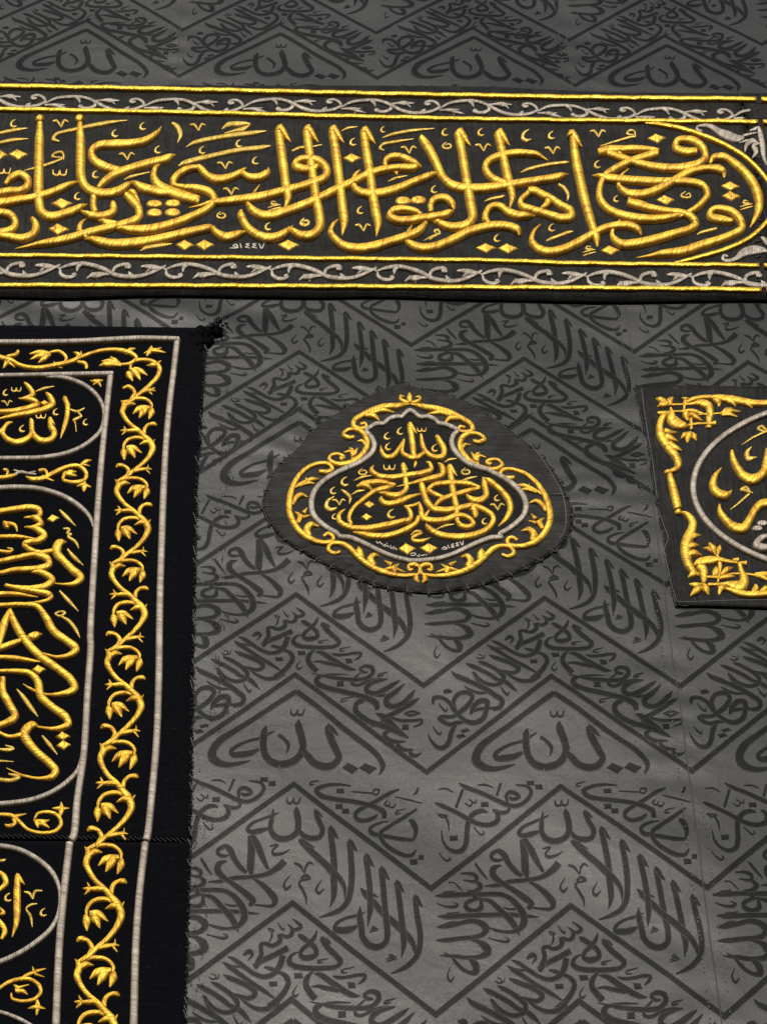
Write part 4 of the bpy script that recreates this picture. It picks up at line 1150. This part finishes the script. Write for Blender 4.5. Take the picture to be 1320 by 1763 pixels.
for y in np.linspace(670, 1040, 30):
    z = wall(np.array([1100.0, y]))[1]
    x = np.interp(-z, -lp[:, 1], lp[:, 0])
    mb = MB()
    strip(mb, (x - 0.003 * RNG.random(), z), (x + 0.004, z + 0.004 + RNG.normal() * 0.006), 0.003, 0.003, 0.003, 5)
    mb.build('stitch', M['black'], panel)
t = np.linspace(0, 2 * np.pi, 220)
R_ = np.stack([1492 + 299.5 * np.cos(t), 838 + 154 * np.sin(t), 10.9 - 1.6 * np.abs(np.sin(t))], 1)
mb = MB(); ribbon(mb, R_, HP, 0.34, 0.008, curve=False, wob=0.008); mb.build('silver_ring', M['silver'], panel)
WK = 1.25
ORN1 = [join("305,240,5 350,262,44 440,292,20", "318,317,6 360,305,40 430,300,22", "465,233,16 437,265,52 440,310,28"),
        "440,298,14 560,295,16 650,292,22 720,288,50 785,312,62 802,370,54 792,430,48 785,485,24;757,500,8 800,500,26 812,488,8;790,475,14 852,472,34",
        "440,318,16 455,370,36 455,430,84 500,467,80 580,490,38 605,480,14;600,485,14 680,475,18 772,470,14",
        "432,370,14 370,412,44 345,480,50 350,560,64 390,640,68 440,702,68 490,772,58 512,830,56 490,882,42 440,902,28 388,914,14;502,545,5 440,555,34 385,540,40;512,630,5 450,610,40 395,590,50;548,714,5 490,695,40 430,660,50;383,912,12 420,912,32 475,908,8",
        "432,925,40 455,1020,58 490,1162,62 510,1245,62",
        "323,378,20 370,376,24 430,365,14 540,360,16 640,360,28 745,387,16;690,390,12 800,385,14 905,378,12",
        "900,376,14 950,350,30 998,330,8;900,385,10 980,365,34 1078,358,5;905,395,14 970,390,28 1052,407,5",
        "575,238,16 575,270,32 563,350,18 580,390,54 602,445,14;543,233,6 575,250,24 612,234,6;612,380,14 660,410,40 732,442,5;625,420,22 632,525,22",
        "630,540,12 600,590,56 595,645,8;610,550,10 570,580,40 532,606,5;640,550,10 657,590,40 680,628,5",
        "588,272,14 650,247,28 740,232,28 820,232,28 900,242,48 1000,252,50 1100,272,52 1200,287,46 1320,287,38 1400,280,20;825,248,20 880,285,40 880,317,5;955,265,30 1010,285,34 1037,312,5;1085,280,30 1150,300,34 1188,327,5"]
ORN2 = ["478,225,16 520,222,42 548,218,12;545,213,16 600,250,48 642,310,62 632,380,68 602,450,82 580,530,84 585,620,74 610,702,60 660,767,42 705,787,12;718,425,5 660,440,40 605,470,40;705,515,5 650,525,40 595,540,40;728,607,5 660,595,44 595,610,40;598,812,6 640,790,44 705,773,12",
        "650,700,16 700,680,60 780,662,64 880,657,40 980,670,26 1052,677,14;700,700,60 740,742,62 745,800,54 745,862,28;1005,655,18 1062,655,30;1058,680,14 1133,690,34",
        "1065,678,28 1085,760,42 1110,842,74 1080,892,84 1000,887,64 920,875,26 780,876,20",
        "608,870,6 660,887,34 745,870,8;618,980,5 670,940,54 735,898,18;793,972,5 765,920,54 743,868,18",
        "768,810,16 900,810,18 1000,782,16 1130,785,16 1215,792,14;1205,780,16 1320,790,36 1400,790,10;1200,795,16 1280,815,36 1350,850,8",
        "860,600,20 890,700,34 885,760,20 870,862,16;855,708,8 850,770,60 828,805,16;895,790,18 950,750,44 1008,718,5;880,820,20 950,810,28 1028,800,5",
        "862,612,14 830,560,54 790,498,16;850,600,10 790,560,30 737,545,5;870,607,12 880,560,44 892,513,6",
        "878,970,8 902,920,46 950,915,16;868,890,8 960,917,22 1060,957,40 1160,972,44 1320,962,44 1420,950,20;1190,955,36 1215,905,46 1208,868,6;1260,945,30 1310,905,40"]
for crop, lst in ((S1, ORN1), (S2, ORN2)):
    for t in lst:
        for tf in (None, mirror_p):
            lay_one(panel, crop, t, 'corner_ornament', 'gold', HP, 0.34, 0.007, tf, 2.0)
lay(panel, S1, join("998,708,24 1010,790,46 1050,880,58 1110,952,66 1200,977,72 1280,922,62 1312,820,58 1330,700,46", "908,860,5 840,960,48 828,1050,60 880,1112,64 950,1122,54 1003,1066,5"), 'letter', 'gold', HP, 0.38, 0.009, step=2.0)
lay(panel, S2, "885,138,12 890,210,42 940,292,52 1010,352,62 1100,367,68 1152,300,62 1200,212,58 1260,152,62 1340,142,62 1420,190,40", 'letter', 'gold', HP, 0.38, 0.009, step=2.0)
lay(panel, S2, "1345,425,24 1250,472,54 1218,520,54 1270,545,54 1350,547,40", 'letter', 'silver', HP, 0.34, 0.008, step=2.0)
dots(panel, S2, [ell(1275, 318, 50, 27), ell(1230, 365, 50, 27)], 'dot', 'silver', HP, 0.004)
for crop, t in ((S1, "1177,677,6 1135,740,38 1150,792,40 1228,772,5"), (S1, "1088,664,5 1180,605,16 1330,535,16"), (S1, "1330,555,14 1270,500,22 1235,518,20 1290,550,18"),
                (S2, "983,197,5 1070,130,16 1155,55,20"), (S2, "1192,46,8 1130,30,22 1082,18,22 1130,-2,20 1170,45,14")):
    lay_one(panel, crop, t, 'vowel_mark', 'gold_pale', HP, 0.36, 0.005, step=1.5)

WK = 1.0
# ------------------------------------------------------------------ the black velvet door curtain
V1, V2, V3, V4 = Crop(0, 500, 400 / 1320), Crop(0, 800, 360 / 1320), Crop(0, 1080, 360 / 1320), Crop(0, 1400, 360 / 1320)
HV = 0.008
curt = thing('door_curtain', 'black velvet curtain with silver ovals and gold tulip vines, along the left edge', 'curtain')
EDGE = np.array([(356, 566), (356, 600), (352, 650), (348, 727), (342, 803), (339.5, 860), (338, 964), (334, 1120), (332.5, 1244), (329, 1440), (326, 1564), (320, 1763), (314, 1950)], float)
def velvet_piece(y0, y1, name, top):
    ys = np.linspace(y0, y1, int((y1 - y0) / 4))
    rows, hs = [], []
    nx = 46
    for i, y in enumerate(ys):
        xr = np.interp(y, EDGE[:, 1], EDGE[:, 0]) + RNG.normal() * 0.5 + 0.8 * math.sin(y * 0.11)
        t = np.concatenate([[0, 0.001], np.linspace(0.006, 1, nx)])
        x = xr + (-420 - xr) * t
        yy = y + (x - 330) * 0.013 * (1 if top else 0.012 / 0.013)
        rows.append(np.stack([x, yy], -1))
        h = np.full(len(t), HV); h[0] = 0.001
        if i in (0, len(ys) - 1):
            h[:] = 0.002
        hs.append(h)
    R2 = np.stack(rows)
    R2[1] = R2[0] + [0, 1.0]; R2[-2] = R2[-1] - [0, 1.0]
    m = MB(); m.grid(to3(wall(R2, HV), np.stack(hs))); return m.build(name, M['velvet'], curt)
velvet_piece(563, 1447, 'velvet_piece', True)
velvet_piece(1450, 1930, 'velvet_piece', False)
for x in np.arange(-20, 330, 9.0):
    mb = MB()
    a = wall(np.array([x, 1444 + x * 0.012])); b = wall(np.array([x + 10, 1451 + x * 0.012 + RNG.normal()]))
    strip(mb, a, b, 0.0018, HV - 0.002, 0.0025, 5)
    mb.build('stitch', M['black'], curt)
mb = MB()                                      # ragged tuft where the corner is tied back
for P in parse("1085,250,50 1160,235,60 1225,228,50 1265,232,26; 1110,290,60 1170,282,64 1215,270,30; 1135,330,50 1168,330,30"):
    ribbon(mb, V1(P), 0.004, 0.22, 0.012, wob=0.18)
for _ in range(90):
    t = RNG.random()
    o = np.array([1140 + 130 * t + RNG.normal() * 16, 300 - 70 * t + RNG.normal() * 24])
    a = -0.5 + RNG.normal() * 0.9
    l = 7 + 11 * RNG.random()
    strip(mb, wall(V1(o)), wall(V1(o + l * np.array([math.cos(a), math.sin(a)]))), 0.0018 + 0.002 * RNG.random(), 0.006 + 0.012 * RNG.random(), 0.003, 6)
mb.build('corner_tuft', M['velvet'], curt)['kind'] = 'stuff'
mb = MB()
for y in np.arange(590, 1763, 7.0):
    x = np.interp(y, EDGE[:, 1], EDGE[:, 0])
    for _ in range(2):
        a = np.array([x - 3 + RNG.normal() * 1.2, y + RNG.normal() * 3])
        b = a + np.array([2.5 + RNG.random() * 3, RNG.normal() * 2.5])
        strip(mb, wall(a), wall(b), 0.0016, 0.008, 0.002, 4)
    if RNG.random() < 0.12:
        a = np.array([x - 4 + RNG.normal(), y]); b = a + np.array([4 + RNG.random() * 3, 9 + RNG.random() * 8])
        mg = MB(); strip(mg, wall(a), wall(b), 0.0012, HV + 0.001, 0.0012, 5); mg.build('loose_thread', M['fringe'], curt)
for _ in range(60):
    y = 1180 + 560 * RNG.random(); x = np.interp(y, EDGE[:, 1], EDGE[:, 0]) + 4 + abs(RNG.normal()) * 26
    a = np.array([x, y]); b = a + RNG.normal(size=2) * 2.0
    strip(mb, wall(a), wall(b), 0.0018, 0.003, 0.0012, 4)
for _ in range(110):
    y = 600 + 620 * RNG.random(); x = 388 + RNG.normal() * 7 - (y - 600) * 0.012
    a = np.array([x, y]); b = a + np.array([RNG.normal() * 1.2, 1.5 + RNG.random() * 4])
    strip(mb, wall(a), wall(b), 0.0014, 0.003, 0.0012, 4)
mb.build('edge_fringe', M['black'], curt)['kind'] = 'stuff'
def px(crop, *pts):
    return [tuple(crop(np.array(p, float))) for p in pts]
def cord(segs, name, w0=None):
    for s in segs:
        P = np.concatenate([c(np.array(q, float)) for c, q in s])
        mb = MB(); ribbon(mb, P, HV, 0.42, 0.009, 3.0, wob=0.012); mb.build(name, M['silver'], curt)
cord([[(V1, [(-300, 300, 28), (0, 299, 28), (400, 295, 28), (800, 277, 28), (1018, 280, 26)])],
      [(V1, [(1008, 272, 36), (988, 450, 36), (965, 640, 38), (945, 860, 38)]), (V2, [(1032, 200, 46), (1025, 400, 46), (1012, 800, 46)]), (V3, [(1008, 0, 47), (1004, 300, 47), (990, 700, 47), (965, 1000, 48), (930, 1320, 48)]), (V4, [(921, 172, 48)])],
      [(V4, [(918, 186, 48), (882, 500, 48), (860, 800, 50), (845, 1331, 52), (835, 1600, 52)])],
      [(V1, [(-300, 490, 24), (0, 487, 24), (300, 482, 25), (645, 477, 26)])],
      [(V1, [(630, 468, 36), (615, 600, 36), (600, 740, 36), (575, 1000, 38)]), (V2, [(612, 360, 44), (600, 560, 44), (585, 800, 45), (572, 1100, 46)]), (V3, [(575, 100, 46), (555, 400, 46), (530, 800, 46), (490, 1080, 48), (465, 1320, 50)]), (V4, [(448, 172, 50)])],
      [(V4, [(441, 186, 50), (400, 550, 50), (375, 850, 50), (355, 1331, 52), (345, 1600, 52)])]], 'silver_cord')
cord([[(V1, [(250, 489, 12), (380, 503, 24), (500, 553, 26), (570, 622, 24), (592, 690, 22), (575, 790, 24), (510, 862, 25), (400, 922, 25), (250, 952, 25), (100, 957, 25), (-150, 957, 25)])],
      [(V2, [(-250, 165, 30), (-20, 153, 32), (100, 147, 32), (250, 157, 32), (400, 202, 32), (500, 262, 32), (570, 332, 26), (592, 395, 10)])],
      [(V3, [(512, 815, 10), (490, 902, 28), (430, 972, 32), (330, 1042, 32), (200, 1092, 32), (50, 1114, 32), (-40, 1120, 32), (-250, 1130, 32)])],
      [(V4, [(-250, 195, 34), (-20, 207, 34), (120, 232, 34), (240, 292, 34), (330, 372, 34), (372, 455, 26), (380, 540, 20), (366, 640, 24), (320, 732, 32), (220, 822, 34), (100, 897, 34), (-20, 945, 34), (-250, 960, 34)])],
      [(V4, [(-250, 1235, 26), (-20, 1252, 26), (80, 1282, 27), (200, 1342, 27), (290, 1420, 20)])]], 'silver_oval')

WK = 0.98
HG = dict(base=HV, rise=0.40, hmax=0.007)
lay(curt, V1, join("369,612,30 385,650,30 381,720,30 365,780,26 344,840,4", alif_head(365, 597, 0.45),
    "285,728,24 290,770,34 311,810,36 290,847,34 230,852,34 188,810,32 180,740,28 174,722,8", alif_head(282, 715, 0.4),
    "185,800,24 160,842,32 90,864,34 38,842,30 18,800,28 50,755,20 75,748,8", "42,752,16 15,792,22 -10,815,22",
    "262,578,12 290,612,34 302,647,32 250,677,30 150,702,28 60,717,20 -5,728,10", "140,522,12 170,555,30 190,592,30 170,607,26 115,615,8", "108,612,8 190,627,28 217,647,30 170,667,30 80,687,28 -10,692,26"), 'letter', 'gold', step=2.0, **HG)
lay(curt, V2, join("-20,300,32 100,282,36 200,272,36 252,292,42 245,327,32 152,330,6", "168,327,8 240,347,42 262,377,38 220,392,22 155,392,6",
    "165,388,8 240,412,38 282,447,46 250,477,38 180,492,32 152,502,30 190,537,32 260,557,28 335,545,28", "422,483,6 372,500,62 360,552,58 400,602,48 460,662,52 513,712,48 470,752,32 410,752,16 342,744,6",
    "-20,458,26 100,456,26 218,462,6", "-20,615,28 100,592,32 220,572,32 302,597,46 312,632,42 240,657,38 100,667,32 -20,690,26",
    "188,672,14 280,690,38 332,730,46 290,767,42 200,782,32 100,772,22 28,762,10", "35,762,22 120,782,26 230,802,28 322,830,38 310,852,26 240,868,16 118,873,6", "-20,820,32 100,818,26 242,833,6",
    "25,360,20 45,385,44 60,400,16", "40,370,20 98,385,24 112,422,6", "-20,545,20 60,552,22 82,535,14 48,524,8"), 'letter', 'gold', step=2.0, **HG)
lay(curt, V3, join("-20,-137,26 150,-142,28 240,-127,34 290,-65,48 342,25,52 422,85,48 482,137,52 450,172,38 370,187,20 255,153,6",
    "62,-112,24 30,-30,52 8,60,44 -15,140,30", "60,-112,36 110,0,52 170,92,52 260,182,52 370,262,48 452,332,52 472,382,52 430,412,42 350,422,22 290,417,12 200,387,18 146,350,4",
    "172,62,16 220,55,50 270,38,6", "-20,140,32 60,112,38 135,82,26", "-20,190,24 100,197,30 200,210,20 267,216,4",
    "-20,275,20 120,280,32 190,292,38 240,342,52 260,432,54 330,502,48 422,572,52 432,612,46 360,640,28 235,625,10", "248,620,8 200,617,54 155,668,60 180,722,58 240,792,52 310,852,52 352,902,52 330,942,42 260,952,22 150,932,16 43,882,6",
    "-20,655,20 60,692,24 140,680,30", "20,312,36 20,402,52 60,482,52 97,562,52 50,597,42 -20,625,36"), 'letter', 'gold', step=2.0, **HG)
lay(curt, V4, join("112,400,36 110,500,48 110,600,48 105,690,38 78,778,5", alif_head(108, 374, 0.62), "-20,365,30 30,402,38 38,442,38 -10,490,22", "-10,585,8 25,632,26 -5,640,10", "-20,660,30 32,740,38 10,795,18"), 'letter', 'gold', step=2.0, **HG)
MV = [(V1, w_mark(95, 562, .65)), (V1, w_mark(235, 715, .65)), (V1, c_mark(28, 580, .7)), (V1, c_mark(313, 690, .75)), (V1, c_mark(122, 785, .75)), (V1, v_mark(45, 655, .6)), (V1, "205,574,5 250,560,16 310,544,4"),
      (V1, "400,676,8 440,690,16 482,668,7"), (V1, "442,690,8 462,715,16 418,740,14 425,742,10 435,803,5"), (V1, c_mark(482, 748, .7)),
      (V2, "378,284,12 420,330,26 480,386,5"), (V2, "400,403,8 440,410,18 425,432,14 452,440,14 430,452,14 480,490,20 500,528,6"), (V2, "428,533,12 470,585,26 528,634,5"), (V2, "378,796,12 430,855,26 497,924,5"),
      (V2, "348,942,12 380,928,12 412,935,16 380,957,14 348,942,10"), (V2, "385,955,10 440,990,24 480,1040,24 507,1092,5"), (V3, "108,388,8 150,440,26 200,510,30 242,562,6"), (V3, "268,683,10 310,735,26 364,802,6"),
      (V3, "-10,770,14 60,777,24 87,765,16 36,744,8"), (V3, "-10,845,16 88,848,5"), (V3, "-20,962,26 80,967,26 122,945,26 56,924,10"), (V4, c_mark(45, 530)), (V4, c_mark(268, 625, .95)),
      (V4, "153,495,8 190,510,20 210,542,5"), (V4, "210,542,8 222,497,18 268,488,8"), (V4, "238,570,6 195,580,16 168,602,12 195,650,18 206,718,6"), (V4, "-10,300,14 20,300,18 40,288,5")]
for crop, t in MV:
    lay_one(curt, crop, t, 'vowel_mark', 'gold_pale', HV, 0.36, 0.005, step=1.5)
for crop, ps in ((V1, [dia(223, 638, 255, 621, 287, 640, 250, 652)]), (V2, [dia(294, 345, 330, 311, 379, 333, 335, 363)]), (V3, [dia(199, 265, 240, 234, 293, 262, 250, 293), dia(349, 690, 395, 654, 446, 685, 400, 713), dia(354, 745, 400, 709, 451, 738, 405, 773)])):
    dots(curt, crop, ps, 'dot', 'gold', HV, 0.004)

# tulip vine of the border: one repeat, then its copies down the strip
WK = 1.02
STEM = join("678,148,16 690,180,42 678,222,38 700,272,32 740,322,28 790,362,30 830,402,36 870,442,46 892,492,46 870,552,36 820,612,30 760,667,28 700,722,32 645,748,20",
    "688,187,26 730,165,30 773,165,4", "666,135,5 688,165,28 690,190,20", "700,150,12 760,130,22 840,135,22 882,170,20 880,200,12",
    "835,392,24 780,365,26 720,365,22 688,364,10", "663,360,6 690,365,20 715,366,14", "688,328,5 705,360,20", "673,394,5 702,370,20",
    "830,392,30 836,350,28 860,325,24 905,320,28 920,327,12", "797,463,4 840,450,32 885,450,28", "908,423,5 885,462,24",
    "850,432,12 800,415,22 720,430,24 690,470,22 690,505,12", "760,672,24 820,660,26 862,650,14", "862,652,12 860,618,5", "888,655,5 850,652,20", "878,693,5 848,660,18",
    "708,712,26 727,670,30 700,632,24 650,628,30 638,640,12")
TULIP1 = join("748,237,4 790,205,34 872,190,20", "793,268,5 820,225,40 855,196,16", "862,278,5 882,225,40 890,195,12")
TULIP2 = join("818,529,4 760,495,34 706,488,20", "772,564,5 745,520,42 712,494,16", "695,580,5 690,525,42 680,496,14")
NODES = np.array([(210.6, 691), (200.5, 827.3), (191, 969), (184.1, 1119.5), (174.5, 1281.8), (148.6, 1460), (132.3, 1653.6), (120, 1850)])
WN = wall(NODES, HV)
v0 = WN[4] - WN[3]
for i in range(len(WN) - 1):
    vk = WN[i + 1] - WN[i]
    def tf(X, vk=vk, o=WN[i]):
        d = X - WN[3]
        return np.stack([o[0] + d[..., 0] + d[..., 1] * (vk[0] - v0[0]) / v0[1], o[1] + d[..., 1] * vk[1] / v0[1]], -1)
    vs = lay_one(curt, V3, STEM, 'vine_scroll', 'gold', HV, 0.38, 0.006, tf, 2.0)
    WK = 1.2
    for t in (TULIP1, TULIP2):
        lay_one(vs, V3, t, 'flower', 'gold', HV, 0.34, 0.006, tf, 2.0)
    WK = 1.02
vs = lay_one(curt, V1, join("-60,340,22 0,380,28 60,397,24 130,432,22 220,442,22 310,427,24 400,407,22 470,377,20 560,347,18 660,340,22 740,357,24 777,385,22 740,415,16 680,422,12",
    "285,352,12 340,350,18 377,380,20 370,407,14", "310,430,10 357,441,5", "308,403,5 325,432,22", "418,348,5 450,372,26 425,400,14", "463,343,5 460,378,20", "508,354,5 460,378,18", "440,407,14 490,422,22 492,447,14",
    "40,377,14 90,367,22 107,343,20", "18,442,5 40,412,32", "88,437,5 45,405,22", "772,328,5 735,345,24 715,365,8",
    "738,450,10 750,412,18 800,397,20 870,407,22 907,440,28 895,492,28 850,542,24 790,592,22 740,632,22 697,640,22",
    "833,425,4 880,425,26 917,398,5", "790,585,14 850,570,20 887,570,5", "882,552,5 850,572,18", "868,592,5 845,574,14", "742,620,18 767,580,22 735,550,22 697,557,14"), 'vine_scroll', 'gold', HV, 0.38, 0.006, None, 2.0)
for t in (join("563,426,4 610,420,30 692,425,12", "578,400,5 640,407,30 688,418,10", "628,373,5 652,400,26 688,415,8"), join("168,360,5 230,355,26 293,355,8", "173,391,5 230,372,26 290,360,8", "218,411,5 255,387,28 290,365,8"),
          join("818,356,4 870,345,26 943,352,4", "862,311,5 857,340,32 833,372,8", "918,323,5 880,347,26"), join("720,465,16 735,480,40 757,514,5", "740,445,18 778,475,34 800,508,5", "760,445,18 800,460,28 840,481,4")):
    lay_one(vs, V1, t, 'flower', 'gold', HV, 0.34, 0.006, None, 1.5)
lay_one(curt, V1, join("513,512,4 550,520,26 588,509,5", "528,536,5 560,525,20 577,549,4"), 'corner_flower', 'gold', HV, 0.34, 0.005, None, 1.5)
SMALL = [(V1, join("148,1055,8 180,1072,22 250,1067,26 310,1035,24 390,1002,20 450,1000,22 492,1040,24 480,1077,22 420,1092,20 362,1075,18 370,1040,20 400,1032,10", "240,1062,22 308,1081,5", "220,1025,16 262,1025,18 272,1055,14",
                   "450,1002,14 490,975,22 522,963,6", "512,997,5 465,988,16", "-30,1070,20 60,1057,22 102,1043,8", "20,1020,14 45,1025,16 40,1050,12"),
          [join("372,1030,5 400,1035,26 437,1028,5", "365,1045,10 400,1047,24 438,1052,5"), join("480,1075,12 480,1120,32 477,1143,6", "437,1112,5 480,1107,22 518,1117,5")]),
         (V3, join("-20,1183,22 80,1192,26 130,1232,24 180,1277,20 270,1299,20 350,1287,24 387,1240,26 370,1192,24 310,1167,20 240,1177,18 218,1210,12", "100,1197,26 168,1175,5", "90,1207,26 95,1237,22 60,1257,26 32,1243,10"),
          [join("213,1213,6 235,1235,30 242,1264,5", "230,1215,10 270,1230,30 315,1214,4", "238,1240,10 280,1245,26 315,1264,4"), join("380,1192,14 390,1150,34 388,1102,8", "332,1139,5 385,1147,26 438,1140,5")]),
         (V4, join("-30,1125,18 50,1072,24 130,1047,24 200,1052,24 252,1092,26 257,1132,24 220,1172,22 140,1187,20 78,1167,18 73,1132,10", "130,1045,14 190,1015,22 235,998,8", "207,968,5 215,1000,20", "294,978,4 230,1000,24", "283,1033,4 220,1015,18"),
          [join("88,1080,5 110,1105,30 100,1125,12", "110,1105,20 187,1080,5", "100,1125,20 150,1125,26 178,1144,5"), join("235,1172,12 240,1220,34 232,1274,6", "177,1231,5 235,1226,28 289,1232,5")])]
for crop, st, fl in SMALL:
    vs = lay_one(curt, crop, st, 'corner_vine', 'gold', HV, 0.38, 0.005, None, 1.5)
    for t in fl:
        lay_one(vs, crop, t, 'flower', 'gold', HV, 0.34, 0.005, None, 1.5)
lay_one(curt, V1, join("78,1047,10 120,1035,20 160,1040,14 208,1044,8", "80,1020,8 110,1032,14", "205,1028,8 170,1038,12"), 'silver_knot', 'silver', HV, 0.34, 0.005, None, 1.5)
